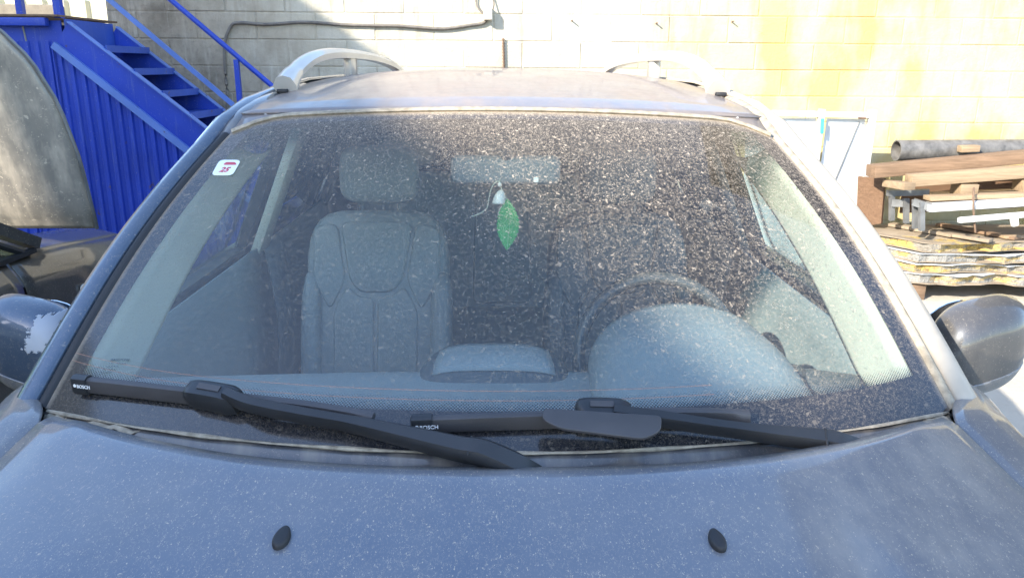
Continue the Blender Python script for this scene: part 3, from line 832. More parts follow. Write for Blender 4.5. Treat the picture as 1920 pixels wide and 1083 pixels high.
box('luggage_panel', (0, 4.42, .76), (1.74, .03, .66), 'dash2', suv)
box('floor_pan', (0, 2.2, .36), (1.7, 4.2, .06), 'dash2', suv)
for s in (-1, 1):
    for y in (.42, 3.45):
        bm = bmesh.new(); pr = [(.17, -.11), (.30, -.125), (.355, -.10), (.365, 0), (.355, .10), (.30, .125), (.17, .11)]
        N = 36; rg = []
        for k in range(N):
            t_ = 2*math.pi*k/N; rg.append([bm.verts.new((s*.80+b_, y+a_*math.cos(t_), .365+a_*math.sin(t_))) for a_, b_ in pr])
        for k in range(N):
            for j in range(len(pr)-1): bm.faces.new((rg[k][j], rg[k][j+1], rg[(k+1) % N][j+1], rg[(k+1) % N][j]))
        bmesh.ops.recalc_face_normals(bm, faces=bm.faces)
        wh = from_bm('wheel', bm, 'tyre', suv, autosm=40)
        bm = bmesh.new()
        bmesh.ops.create_cone(bm, cap_ends=True, segments=28, radius1=.19, radius2=.17, depth=.19, matrix=Matrix.Translation((s*.80, y, .365)) @ Matrix.Rotation(math.pi/2, 4, 'Y'))
        from_bm('rim', bm, 'rim', wh, autosm=40)

# side mirrors
def mshape(s, th, ph, grow=0):
    """th 0..2pi round the y axis, ph -pi/2..pi/2 from front to back"""
    def sp(v, e): return math.copysign(abs(v)**e, v)
    cx, cz_ = math.cos(th), math.sin(th)
    r_ = math.cos(ph)**.55
    x = sp(cx, .66)*r_*.113; z = sp(cz_, .72)*r_*.106
    y = math.sin(ph)*(.085 if ph < 0 else .045)
    # inner lower side tucks in, top outer swells
    x *= 1-.30*max(0, -z/.106)*(1 if x < 0 else .4)
    z += .016*(x/.113)
    x += .02*(z/.108)*(-1) if False else 0
    k = 1+grow
    return Vector((s*(x*k), y*k+.025*(x/.113), z*k))
for s in (1, -1):
    MC = Vector((s*1.035, 1.585, 1.075)) if s > 0 else Vector((-.992, 1.575, 1.070))
    bm = bmesh.new(); NU, NV = 40, 24; V = []
    for j in range(NV+1):
        V.append([bm.verts.new(MC+mshape(s, 2*math.pi*i/NU, lerp(-math.pi/2+.02, math.pi/2-.02, j/NV))) for i in range(NU)])
    for j in range(NV):
        for i in range(NU): bm.faces.new((V[j][i], V[j][(i+1) % NU], V[j+1][(i+1) % NU], V[j+1][i]))
    bm.faces.new(V[0]); bm.faces.new(V[-1])
    bmesh.ops.recalc_face_normals(bm, faces=bm.faces)
    sm = from_bm('side_mirror', bm, 'paint_clean' if s < 0 else 'mirror_dusty', suv)
    # lower cover: the same form, a touch larger, below a rising line
    bm = bmesh.new(); NU, NV = 60, 36; V = []
    for j in range(NV+1):
        V.append([bm.verts.new(MC+mshape(s, 2*math.pi*i/NU, lerp(-math.pi/2+.02, math.pi/2-.02, j/NV), .022)) for i in range(NU)])
    for j in range(NV):
        for i in range(NU):
            q = [V[j][i], V[j][(i+1) % NU], V[j+1][(i+1) % NU], V[j+1][i]]
            bm.faces.new(q)
    bmesh.ops.bisect_plane(bm, geom=bm.verts[:]+bm.edges[:]+bm.faces[:], plane_co=MC+Vector((0, 0, -.052)), plane_no=Vector((-s*.26, 0, 1)).normalized(), clear_outer=True)
    bmesh.ops.delete(bm, geom=[v for v in bm.verts if not v.link_faces], context='VERTS')
    bmesh.ops.recalc_face_normals(bm, faces=bm.faces)
    from_bm('lower_cover', bm, 'paint', sm, solid=.004)
    poly('mirror_glass', [(.095*math.cos(t_), .085*math.sin(t_)) for t_ in [2*math.pi*k/28 for k in range(28)]], (MC+Vector((0, .050, 0)), (-1, 0, 0), (0, 0, 1)), .004, 'chrome', sm)
    sweep('mirror_arm', [MC+Vector((-s*.05, .01, -.085)), MC+Vector((-s*.10, .0, -.098)), MC+Vector((-s*.18, -.02, -.085))], [(-.03, -.016), (.03, -.016), (.03, .016), (-.03, .016)], 'plastic', sm, sm=3)
    if s < 0:
        bm = bmesh.new(); NU, NV = 260, 150; V = []
        for j in range(NV+1):
            V.append([bm.verts.new(MC+mshape(s, 2*math.pi*i/NU, lerp(-math.pi/2+.02, math.pi/2-.02, j/NV), .012)) for i in range(NU)])
        rnd = random.Random(3); 
        for j in range(NV):
            for i in range(NU):
                q = [V[j][i], V[j][(i+1) % NU], V[j+1][(i+1) % NU], V[j+1][i]]
                c_ = sum((w_.co for w_ in q), Vector())/4-MC
                a_ = c_.x-.058; b_ = c_.z-.050
                wob = .006*math.sin(c_.z*330)+.005*math.sin(c_.x*410+1)+.004*math.sin(c_.z*900)
                wob += .004*math.sin(c_.x*1700+2*math.sin(c_.z*800))
                if c_.y < .02 and abs(a_-.35*b_) < .024+wob*.6 and abs(b_) < .034+.5*wob: bm.faces.new(q)
        bmesh.ops.delete(bm, geom=[v for v in bm.verts if not v.link_faces], context='VERTS')
        if len(bm.faces):
            bmesh.ops.recalc_face_normals(bm, faces=bm.faces)
            o = from_bm('tape_patch', bm, 'tape', sm, solid=.001); o['label'] = 'torn silver-grey tape patch on the mirror shell'

# wipers
def wiper(blade, hub, arm, name_side, label):
    """blade: pixel trail on the glass; arm: pixel trail with lift off the glass"""
    path = smooth_path([gpix(px, py, .016) for px, py in blade], 6)
    root = None
    def gup(p_): return Vector((0, -.56, .83))
    up = Vector((0, -.56, .83))
    apath = smooth_path([gpix(px, py, h) for px, py, h in arm], 6)
    wm = sweep('wiper', apath, [(-.013, -.010), (-.013, .004), (-.008, .010), (.008, .010), (.013, .004), (.013, -.010)], 'plastic', suv, up=up, scale=lambda t_: (interp(t_, [(0, .75), (.12, .8), (.35, .75), (.55, 1.15), (.86, 1.45), (1, 1.35)]), interp(t_, [(0, 1), (.5, 1.2), (1, 1.6)])))
    wm['label'] = label
    bl = sweep('blade', path, [(-.009, -.009), (-.008, .008), (-.003, .012), (.003, .0115), (.013, -.004), (.013, -.009)], 'plastic2', wm, up=up, scale=lambda t_: (1, interp(t_, [(0, .9), (.1, 1), (.9, 1), (1, .6)])))
    sweep('squeegee', [q-up*.0105 for q in path], [(-.002, -.006), (.002, -.006), (.003, .005), (-.003, .005)], 'rubber', bl, up=up)
    L = path[0]; d_ = (path[3]-path[0]).normalized()
    cap = sweep('blade_cap', [L-d_*.004, L-d_*.002, L+d_*.028], [(-.011, -.011), (-.010, .010), (-.004, .015), (.004, .0145), (.016, -.004), (.016, -.011)], 'plastic', bl, up=up, scale=lambda t_: (lerp(.7, 1, min(1, t_*3)), lerp(.7, 1, min(1, t_*3))))
    side = up.cross(d_).normalized()          # up the glass
    uu = (-side).cross(d_).normalized()
    if uu.dot(up) < 0: uu = -uu
    nface = (-side*.84+uu*.545).normalized(); yv = nface.cross(d_).normalized()
    if yv.dot(side) < 0: yv = -yv
    base = L+d_*.0095-side*.0100+uu*.0052+nface*.0004
    text('maker_lettering', 'BOSCH', (base-yv*.0036, d_, yv), .0085, 'whiteprint', cap, .0003, .0001)
    rg = [(.0028*math.cos(t_), .0028*math.sin(t_)) for t_ in [2*math.pi*k/14 for k in range(14)]]
    poly('maker_mark', rg, (base+d_*-.0040, d_, yv), .0006, 'whiteprint', cap, smooth=False)
    # hub clip
    hp = [gpix(px, py, .020) for px, py in hub]
    hb = sweep('hub_clip', smooth_path(hp, 5), [(-.021, -.015), (-.021, .008), (-.012, .017), (.012, .018), (.019, .008), (.019, -.015)], 'plastic', wm, up=up, scale=lambda t_: (interp(t_, [(0, .6), (.12, .95), (.8, 1), (1, .75)]), interp(t_, [(0, .6), (.12, 1), (.7, 1.1), (1, .9)])))
    m0, m1 = hp[0].lerp(hp[-1], .25), hp[0].lerp(hp[-1], .68)
    sweep('hub_slot', [m0+up*.0185+side*.004, m1+up*.0195+side*.004], [(-.005, 0), (.005, 0), (.005, .0016), (-.005, .0016)], 'plastic2', hb, up=up)
    return wm, up, side
w1, up, side = wiper([(146, 716), (250, 727), (400, 744), (560, 762), (700, 784)], [(352, 734), (400, 742), (447, 752)],
      [(425, 738, .036), (470, 756, .040), (560, 775, .034), (660, 793, .030), (760, 815, .034), (860, 838, .040), (905, 846, .042), (968, 874, .026), (1000, 892, .002)], 'l', 'long black wiper lying across the passenger side of the glass')
w2, up, side = wiper([(776, 793), (900, 788), (1050, 783), (1250, 777), (1404, 779)], [(1080, 772), (1130, 772), (1180, 776)],
      [(1150, 771, .034), (1240, 783, .038), (1330, 797, .034), (1440, 811, .034), (1545, 823, .038), (1580, 832, .040), (1640, 856, .026), (1680, 872, .0)], 'r', 'black wiper with a wide wind deflector on the driver side')
# wind deflector on the driver's wiper
fl = [gpix(px, py, h) for px, py, h in ((1018, 768, .046), (1240, 782, .046), (1238, 812, .050), (1205, 827, .052), (1050, 806, .052), (1016, 790, .050))]
o_ = fl[0]; xx_ = (fl[1]-fl[0]).normalized(); nn_ = xx_.cross(fl[4]-fl[0]).normalized(); yy_ = nn_.cross(xx_)
if nn_.dot(CAM-o_) < 0: pass
pts2 = [((q-o_).dot(xx_), (q-o_).dot(yy_)) for q in fl]
poly('wind_deflector', round_poly(pts2, .010), (o_, xx_, yy_), -.005, 'plastic2', w2, bevel=.0015)
# arm joint steps
for wm, (px, py, h) in ((w1, (882, 838, .047)), (w2, (1548, 822, .044))):
    q = gpix(px, py, h); bm = bmesh.new(); bm_box(bm, (.004, .030, .016), Matrix.Translation(q) @ Euler((.6, 0, -.2)).to_matrix().to_4x4(), .002); from_bm('arm_joint', bm, 'rubber', wm)

# things printed on or stuck to the glass (inside face)
def gframe(px, py, off, dpx=10):
    p0 = gpix(px, py, off); p1 = gpix(px+dpx, py, off); p2 = gpix(px, py-dpx, off)
    x = (p1-p0).normalized(); y = (p2-p0); y = (y-x*y.dot(x)).normalized()
    return p0, x, y
c0 = gpix(424, 315, .0016)
def gpoly(pix, off, r, mat, name, par, th=.0004):
    P = [gpix(a_, b_, off) for a_, b_ in pix]; o0 = P[0]; x = (P[1]-P[0]).normalized(); n_ = x.cross(P[-1]-P[0]).normalized()
    if n_.z < 0: n_ = -n_
    y = n_.cross(x)
    return poly(name, round_poly([((q-o0).dot(x), (q-o0).dot(y)) for q in P], r, 4), (o0, x, y), th, mat, par, smooth=False), o0, x, y
stk, o0, sx_, sy_ = gpoly([(396, 329), (436, 329), (452, 300), (412, 300)], .0016, .012, 'sticker', 'inspection_sticker', ws)
gpoly([(418, 309), (444, 309), (441, 304), (424, 304)], .0022, .004, 'red', 'printed_arc', stk)
text('printed_number', '25', (gpix(410, 322, .0024), gpix(430, 322, .0024)-gpix(410, 322, .0024), gpix(417, 308, .0024)-gpix(410, 322, .0024)), .0215, 'red', stk, .0003, .0006, .15)
fx = gframe(206, 676, .0016)
text('glass_lettering', 'SSANGYONG', (fx[0], fx[1], fx[2]), .0064, 'greyprint', ws, .0002, .00005)
for k in range(4):
    for j in range(7-k):
        if (k*5+j*3) % 7 == 6: continue
        p0 = gpix(203-k*5+j*5, 681.5+k*5.2, .0016); f_ = gframe(203-k*5+j*5, 681.5+k*5.2, .0016)
        poly('certification_mark', [(0, 0), (.0026, 0), (.0026, .0014), (0, .0014)], f_, .0002, 'greyprint', ws, smooth=False)

# ---- interior
def dash(a, b):
    u = a*2-1
    p0 = G(u*.97, .015, -.012); y1 = 1.55+.02*math.cos(u*2)-.04*u*u
    y = lerp(p0.y, y1, b)
    z = lerp(p0.z-.012, 1.035, b**.8)-.02*sst(.85, 1, b)
    return Vector((lerp(p0.x, .80*u, min(1, b*1.2)), y, z))
ds = grid('dashboard', dash, 48, 20, 'dash', suv, solid=.01)
grid('dash_front', lambda a, b: Vector((lerp(-.78, .78, a), 1.55-.05*(2*a-1)**2+.02*math.sin(b*3), lerp(1.02, .55, b))), 24, 8, 'dash2', ds, solid=.01)
# instrument hood in front of the driver
IC = Vector((.375, 1.30, 1.03))
def ihood(a, b):
    th = math.pi*a; prof_ = sst(0, .75, b)
    wd = lerp(.225, .193, b); h = .152*(prof_**.75)
    y = lerp(1.12, 1.52, b)
    return Vector((IC.x+wd*math.cos(th)*-1, y+.03*math.sin(th)*b, 1.025+h*max(0, math.sin(th))**.75))
ih = grid('instrument_hood', ihood, 36, 20, 'dash', ds, solid=.012)
# centre hump with vents
def chump(a, b):
    u = a*2-1; return Vector((-.015+.175*u*lerp(1.05, .9, b), lerp(1.36, 1.56, b), 1.025+.058*sst(0, .7, b)*(1-abs(u)**4)))
ch = grid('centre_hump', chump, 24, 12, 'dash2', ds, solid=.01)
grid('hump_panel', lambda a, b: chump(lerp(.14, .86, a), lerp(.42, .92, b))+Vector((0, 0, .004)), 12, 6, 'dash', ch, solid=.003)
grid('dash_seam', lambda a, b: dash(lerp(.44, .86, a), .22+.012*b)+Vector((0, 0, .003)), 20, 1, 'dash2', ds, solid=.002)
# speaker / sensor pod at the driver's corner
q = dash(.90, .62); box('dash_vent', q+Vector((-.0, 0, .012)), (.13, .10, .03), 'dash2', ds, rot=(0, 0, -.35), bevel=.012, seg=3)
q = dash(.87, .66); box('sensor_pod', q+Vector((-.02, 0, .03)), (.045, .06, .03), 'dash2', ds, rot=(0, 0, -.3), bevel=.012, seg=3)
sweep('dash_edge_trim', [dash(.82+.10*i/8, .9-.85*(i/8))+Vector((0, 0, .006)) for i in range(9)], circ(.006, 6), 'dash2', ds)
# steering wheel
SWC = Vector((.378, 1.735, .985)); sax = Vector((0, .90, -.42)).normalized(); sxv = Vector((1, 0, 0)); syv = sxv.cross(sax).normalized()
if syv.z < 0: syv = -syv
bm = bmesh.new(); N, n2 = 48, 10; rr = []
for k in range(N):
    t_ = 2*math.pi*k/N; c_ = SWC+sxv*(.192*math.cos(t_))+syv*(.192*math.sin(t_)); rad = (sxv*math.cos(t_)+syv*math.sin(t_))
    rr.append([bm.verts.new(c_+rad*(.016*math.cos(2*math.pi*j/n2))+sax*(.014*math.sin(2*math.pi*j/n2))) for j in range(n2)])
for k in range(N):
    for j in range(n2): bm.faces.new((rr[k][j], rr[k][(j+1) % n2], rr[(k+1) % N][(j+1) % n2], rr[(k+1) % N][j]))
bmesh.ops.recalc_face_normals(bm, faces=bm.faces)
sw = from_bm('steering_wheel', bm, 'wheelrim', suv)
for t_ in (math.pi, 0, -math.pi/2):
    boxto('spoke', SWC+(sxv*math.cos(t_)+syv*math.sin(t_))*.05, SWC+(sxv*math.cos(t_)+syv*math.sin(t_))*.185, .04, .015, 'dash2', sw, up=sax if abs(sax.z) > .1 else (0, 0, 1), bevel=.004)
box('airbag_cover', SWC, (.15, .05, .13), 'dash2', sw, rot=(-.43, 0, 0), bevel=.02, seg=3)
boxto('column', SWC, SWC-sax*.3+Vector((0, -.0, -.0)), .1, .09, 'dash2', sw)
# seats
def pillow(bm, c, size, rot=(0, 0, 0), e=.35, n=14):
    """rounded cushion (superellipsoid)"""
    m_ = Matrix.Translation(c) @ Euler(rot).to_matrix().to_4x4(); V = []
    def sp(v, q): return math.copysign(abs(v)**q, v)
    for j in range(n+1):
        ph = -math.pi/2+math.pi*j/n
        V.append([bm.verts.new(m_ @ Vector((size[0]/2*sp(math.cos(ph), e)*sp(math.cos(t_), e), size[1]/2*sp(math.cos(ph), e)*sp(math.sin(t_), e), size[2]/2*sp(math.sin(ph), e)))) for t_ in [2*math.pi*i/(2*n) for i in range(2*n)]])
    for j in range(n):
        for i in range(2*n):
            bm.faces.new((V[j][i], V[j][(i+1) % (2*n)], V[j+1][(i+1) % (2*n)], V[j+1][i]))
    bmesh.ops.remove_doubles(bm, verts=bm.verts, dist=1e-5)
    bmesh.ops.recalc_face_normals(bm, faces=bm.faces)
def cushion(name, c, size, mat, parent, rot=(0, 0, 0), e=.35):
    bm = bmesh.new(); pillow(bm, Vector(c), size, rot, e); return from_bm(name, bm, mat, parent)
def seat(cx, mat):
    t_ = R(-17)
    bk = cushion('front_seat', (cx, 2.42, .878), (.46, .15, .66), mat, suv, (t_, 0, 0), .42)
    base = Vector((cx, 2.42, .878)); m_ = Euler((t_, 0, 0)).to_matrix()
    X = Vector((1, 0, 0)); Yv = m_ @ Vector((0, 0, 1)); F_ = m_ @ Vector((0, -1, 0))
    def pan(nm, pts, lift=.0, mt=mat, th=.016):
        o0 = base+F_*(.066+lift); poly(nm, round_poly(pts, .03, 5), (o0, X, Yv), th, mt, bk, bevel=.007)
    pan('shoulder_panel', [(-.115, .285), (.115, .285), (.085, .10), (.05, .06), (-.05, .06), (-.085, .10)])
    pan('wing_panel', [(-.20, .27), (-.125, .283), (-.095, .10), (-.145, .0), (-.20, .10)], -.004)
    pan('wing_panel', [(.125, .283), (.20, .27), (.20, .10), (.145, .0), (.095, .10)], -.004)
    pan('lumbar_panel', [(-.135, .0), (-.09, .085), (-.055, .048), (-.005, .045), (-.005, -.26), (-.13, -.26)])
    pan('lumbar_panel', [(.005, .045), (.055, .048), (.09, .085), (.135, .0), (.13, -.26), (.005, -.26)])
    cushion('side_bolster', base+Vector((-.205, 0, -.10))+F_*.05, (.07, .16, .46), mat, bk, (t_, 0, 0), .6)
    cushion('side_bolster', base+Vector((.205, 0, -.10))+F_*.05, (.07, .16, .46), mat, bk, (t_, 0, 0), .6)
    hr = cushion('headrest', base+Yv*.445+F_*.02, (.255, .10, .19), mat, bk, (t_*.6, 0, 0), .5)
    for s in (-.06, .06): tube('headrest_post', [base+Yv*.30+X*s, base+Yv*.40+X*s], .007, 'galv', hr, 6, up=Vector((1, 0, 0)))
    cushion('seat_base', (cx, 2.15, .60), (.50, .50, .16), mat, bk, (.08, 0, 0), .4)
    box('seat_rail', (cx, 2.15, .455), (.40, .45, .14), 'dash2', bk)
seat(-.40, 'leather'); seat(.375, 'leather2')
rs = cushion('rear_seat', (0, 3.35, .88), (1.28, .18, .66), 'rearleather', suv, (R(-20), 0, 0), .3)
cushion('rear_cushion', (0, 3.02, .56), (1.28, .52, .18), 'rearleather', rs, (.06, 0, 0), .3)
for x in (-.42, 0, .42): cushion('headrest', (x, 3.46, 1.30), (.25, .09, .16), 'rearleather', rs, (-.2, 0, 0), .5)
for x in (-.2, .2): boxto('seat_seam', (x, 3.19, .62), (x, 3.385, 1.18), .012, .03, 'leather2', rs, bevel=.004)
poly('centre_panel', round_poly([(-.125, -.24), (.125, -.24), (.115, .26), (-.115, .26)], .03), (Vector((0, 3.262, .90)), (1, 0, 0), Euler((R(-20), 0, 0)).to_matrix() @ Vector((0, 0, 1))), .018, 'rearleather', rs, bevel=.008)
box('console', (0, 2.1, .60), (.22, .9, .26), 'dash2', suv, bevel=.03, seg=3)
# headliner, visors, mirror
grid('headliner', lambda a, b: roof(lerp(.02, .98, a), lerp(.02, .98, b))-Vector((0, 0, .045)), 12, 16, 'headliner', suv, solid=.006)
rvp = gpix(948, 318, -.13)
rv = box('interior_mirror', rvp, (.245, .035, .065), 'dash', suv, rot=(.25, 0, 0), bevel=.016, seg=3)
tube('mirror_stalk', [rvp+Vector((0, -.005, .02)), rvp+Vector((0, -.03, .07)), rvp+Vector((0, .0, .115))], .012, 'dash2', rv, 8, 3)
box('sensor_window', gpix(1005, 337, -.112), (.010, .004, .010), 'white', rv)
for s in (-1, 1):
    box('sun_visor', (s*.33, 1.89, 1.535), (.42, .20, .018), 'headliner', suv, rot=(-.10, s*.03, 0), bevel=.007)

# ------------------------------------------------------------------ leaf air freshener
hang = gpix(938, 345, -.15)
YL = hang.y
af = thing('air_freshener', at(947, 468, YL), 'green leaf-shaped card with white bell hanging from the interior mirror', 'air freshener')
tipx, tipy = 950, 469; topx, topy = 951, 372
P = []
prof_l = [(0, 0), (.06, .25), (.15, .5), (.28, .8), (.42, .98), (.55, 1.0), (.7, .86), (.85, .50), (.95, .18), (1, 0)]
N = 40; sc_px = 1.0
def lp(px, py, dy=0): return at(px, py, YL+dy)
left, right = [], []
for k in range(N+1):
    t_ = k/N; wd = 20.5*sinterp(t_, prof_l)*(1+.07*((k % 3)-1)); 
    cxp = lerp(topx, tipx, t_)+2*math.sin(t_*3.1)
    yy = lerp(topy, tipy, t_); left.append((cxp-wd, yy)); right.append((cxp+wd, yy))
out = left[1:-1]+[(tipx, tipy)]+right[1:-1][::-1]+[(topx, topy)]
o0 = lp(topx, topy); xx_ = (lp(topx+10, topy)-o0).normalized(); yy_ = (lp(topx, topy-10)-o0).normalized()
poly('leaf_card', [((lp(a_, b_)-o0).dot(xx_), (lp(a_, b_)-o0).dot(yy_)) for a_, b_ in out], (o0, xx_, yy_), .0015, 'leaf', af, smooth=False)
def vein(pts, r_): tube('vein', [lp(a_, b_, -.002) for a_, b_ in pts], r_, 'leafvein', af, 5)
vein([(952, 376), (955, 400), (955, 425), (951, 462)], .0008)
for a_, b_, c_, d_ in ((955, 400, 949, 408), (955, 403, 961, 411), (955, 418, 947, 430), (954.5, 412, 962, 414)): vein([(a_, b_), (c_, d_)], .0006)
bm = bmesh.new(); bm_sweep(bm, [lp(943+6.2*math.cos(2*math.pi*k/18), 410+7.5*math.sin(2*math.pi*k/18), -.002) for k in range(19)], circ(.0005, 5), up=Vector((0, 1, 0)))
from_bm('printed_ring', bm, 'leafvein', af)
bm = bmesh.new(); bc = lp(935, 372); top = lp(939, 356); rr = []
for j in range(8):
    t_ = j/7; rad = .0145*math.sqrt(max(.02, 1-(1-t_)**2)); c_ = top.lerp(lp(934.5, 381), t_)
    rr.append([bm.verts.new(c_+Vector((rad*math.cos(2*math.pi*k/14), rad*math.sin(2*math.pi*k/14), 0))) for k in range(14)])
for j in range(7):
    for k in range(14): bm.faces.new((rr[j][k], rr[j][(k+1) % 14], rr[j+1][(k+1) % 14], rr[j+1][k]))
bm.faces.new(rr[0]); bm.faces.new(rr[-1][::-1]); bmesh.ops.recalc_face_normals(bm, faces=bm.faces)
from_bm('bell', bm, 'white', af)
cushion('bead', lp(937, 346), (.009, .009, .010), 'white', af, e=1)
tube('cord', [lp(936, 318), lp(938, 332), lp(937, 345), lp(942, 357), lp(947, 368), lp(949, 374), lp(944, 384), lp(937, 392), lp(934, 404)], .0012, 'cream', af, 6, 4)
tube('loose_cord', [lp(938, 341), lp(930, 341), lp(921, 354), lp(916, 376), lp(912, 391), lp(898, 401), lp(884, 406)], .0013, 'cream', af, 6, 4)

# ------------------------------------------------------------------ dark car on the left, nose towards the staircase, bonnet up
NX = -1.62
nc = thing('neighbour_car', (-2.45, 2.4, 0), 'charcoal car parked on the left with its bonnet raised', 'car')
def nside(z): return interp(z, [(.3, .06), (.45, .02), (.7, .0), (.92, .03), (1.0, .08)])
def npanel(name, y0, y1, ztop_, s=1):
    cxn = -2.45
    def fn(a, b):
        y = lerp(y0, y1, a); zt = ztop_(y); z = lerp(.32, zt, b)
        off = nside(lerp(.32, 1.0, b)); pinch = .10*sst(3.0, 3.95, y)
        return Vector((cxn+s*(.83-off-pinch), y, z))
    def keep(a, b):
        q = fn(a, b); return not ((q.y-3.15)**2+(q.z-.32)**2 < .36**2)
    return grid(name, fn, 24, 24, 'darkpaint', nc, solid=.006, keep=keep)
for s in (1, -1):
    dr = npanel('front_door', 1.45, 2.58, lambda y: 1.0, s)
    npanel('rear_door', .4, 1.43, lambda y: 1.0, s)
    npanel('rear_wing', -.5, .38, lambda y: 1.0, s)
    fw = npanel('front_wing', 2.60, 3.95, lambda y: interp(y, [(2.6, 1.0), (3.0, .965), (3.5, .90), (3.95, .72)]), s)
    # rolled top of the wing
    def ftop(a, b, s=s):
        y = lerp(2.60, 3.95, a); zt = interp(y, [(2.6, 1.0), (3.0, .965), (3.5, .90), (3.95, .72)])
        pinch = .10*sst(3.0, 3.95, y); x0_ = .83-.08-pinch
        return Vector((-2.45+s*(x0_-.20*b), y, zt+.035*math.sin(b*1.6)))
    grid('wing_top', ftop, 24, 6, 'darkpaint', fw, solid=.004)
    # door frame pillars and glass
    pb_ = Vector((-2.45+s*.74, 2.78, 1.02)); pt_ = Vector((-2.45+s*.60, 1.95, 1.42)); bp = Vector((-2.45+s*.60, 1.35, 1.45))
    sweep('front_pillar', [pb_, pb_.lerp(pt_, .5)+Vector((0, 0, .015)), pt_, bp, Vector((-2.45+s*.60, .4, 1.42)), Vector((-2.45+s*.66, -.4, 1.05))], [(-.03, -.02), (.03, -.02), (.03, .02), (-.03, .02)], 'darkpaint', nc, sm=5)
    sweep('drip_rubber', [pb_+Vector((s*.02, -.10, -.015)), pt_+Vector((s*.03, -.06, -.035)), bp+Vector((s*.03, 0, -.035))], circ(.012, 6), 'rubber', nc, sm=4)
    boxto('quarter_divider', (-2.45+s*.752, 2.42, 1.0), (-2.45+s*.70, 2.34, 1.20), .03, .02, 'rubber', nc)
    bm = bmesh.new(); vs = [bm.verts.new(q) for q in ((-2.45+s*.748, 2.72, 1.0), (-2.45+s*.748, 1.46, 1.0), (-2.45+s*.61, 1.42, 1.42), (-2.45+s*.61, 1.98, 1.39))]
    bm.faces.new(vs); from_bm('side_window', bm, 'sideglass', nc, False, solid=.004)
    boxto('sill_rubber', (-2.45+s*.76, 2.74, 1.003), (-2.45+s*.76, .45, 1.003), .025, .016, 'rubber', nc)
    if s > 0:
        q = atx(160, 541, -1.63)
        rp = cushion('side_repeater', q+Vector((.0, 0, 0)), (.02, .062, .044), 'lamp', fw, e=.8)
        cushion('repeater_bulb', q+Vector((.008, 0, 0)), (.012, .022, .022), 'orange', rp, e=1)
    for y in (3.15, .35):
        bm = bmesh.new(); bmesh.ops.create_cone(bm, cap_ends=True, segments=30, radius1=.31, radius2=.31, depth=.2, matrix=Matrix.Translation((-2.45+s*.70, y, .31)) @ Matrix.Rotation(math.pi/2, 4, 'Y'))
        bmesh.ops.bevel(bm, geom=[e for e in bm.edges if len(e.link_faces) == 2 and any(len(f.verts) > 4 for f in e.link_faces)], offset=.03, segments=2, affect='EDGES')
        wh = from_bm('wheel', bm, 'tyre', nc, autosm=40)
        bm = bmesh.new(); bmesh.ops.create_cone(bm, cap_ends=True, segments=24, radius1=.19, radius2=.16, depth=.21, matrix=Matrix.Translation((-2.45+s*.70, y, .31)) @ Matrix.Rotation(math.pi/2, 4, 'Y')); from_bm('rim', bm, 'rim', wh, autosm=40)
    hl = cushion('headlight', (-2.45+s*.60, 3.88, .70), (.26, .22, .15), 'lamp', nc, e=.7)
grid('windscreen', lambda a, b: Vector((-2.45+lerp(-.70, .70, a)*lerp(1, .84, b), lerp(2.84, 1.98, b)-.0, lerp(1.0, 1.42, b)+.02*math.sin(math.pi*a))), 10, 6, 'sideglass', nc, solid=.004)
grid('roof', lambda a, b: Vector((-2.45+lerp(-.60, .60, a), lerp(1.98, .3, b), 1.43+.04*math.sin(math.pi*a))), 10, 6, 'darkpaint', nc, solid=.006)
box('engine_bay', (-2.45, 3.30, .70), (1.15, .95, .22), 'rubber', nc, bevel=.03)
sweep('bumper', [(-3.16, 3.8, .5), (-2.9, 3.98, .5), (-2.45, 4.03, .5), (-2.0, 3.98, .5), (-1.74, 3.8, .5)], [(-.05, -.16), (.05, -.15), (.06, 0), (.05, .15), (-.05, .16)], 'darkpaint', nc, sm=4)
grid('boot_lid', lambda a, b: Vector((-2.45+lerp(-.7, .7, a), lerp(-.5, .35, b), lerp(.95, 1.03, b))), 8, 4, 'darkpaint', nc, solid=.006)
# raised bonnet: hinged at the scuttle, leaning back over the windscreen
hpts = [(182, 428), (176, 400), (150, 300), (110, 195), (58, 112), (0, 56), (-70, 8), (-160, -30)]
def bon(a, b):
    """a across from the right edge to the left edge, b from hinge up"""
    k = b*(len(hpts)-1); i = min(int(k), len(hpts)-2); f_ = k-i
    px = lerp(hpts[i][0], hpts[i+1][0], f_); py = lerp(hpts[i][1], hpts[i+1][1], f_)
    e_ = at(px, py, lerp(2.98, 2.76, b))
    half = -2.45-e_.x                            # mirror about the car's centre line
    x = e_.x+2*half*a
    crown = .10*math.sin(math.pi*a)**.7
    return Vector((x, e_.y-crown*.85-.0, e_.z+crown*.15))
bn = grid('raised_bonnet', bon, 40, 30, 'hoodgrey', nc, solid=.012, offset=1)
sweep('bonnet_lip', [bon(0, b/20) for b in range(21)], circ(.007, 6), 'galv', bn)
bm = bmesh.new()
bp_ = [bon(.02, .0), bon(.02, .35), bon(.16, .28), bon(.22, .0)]

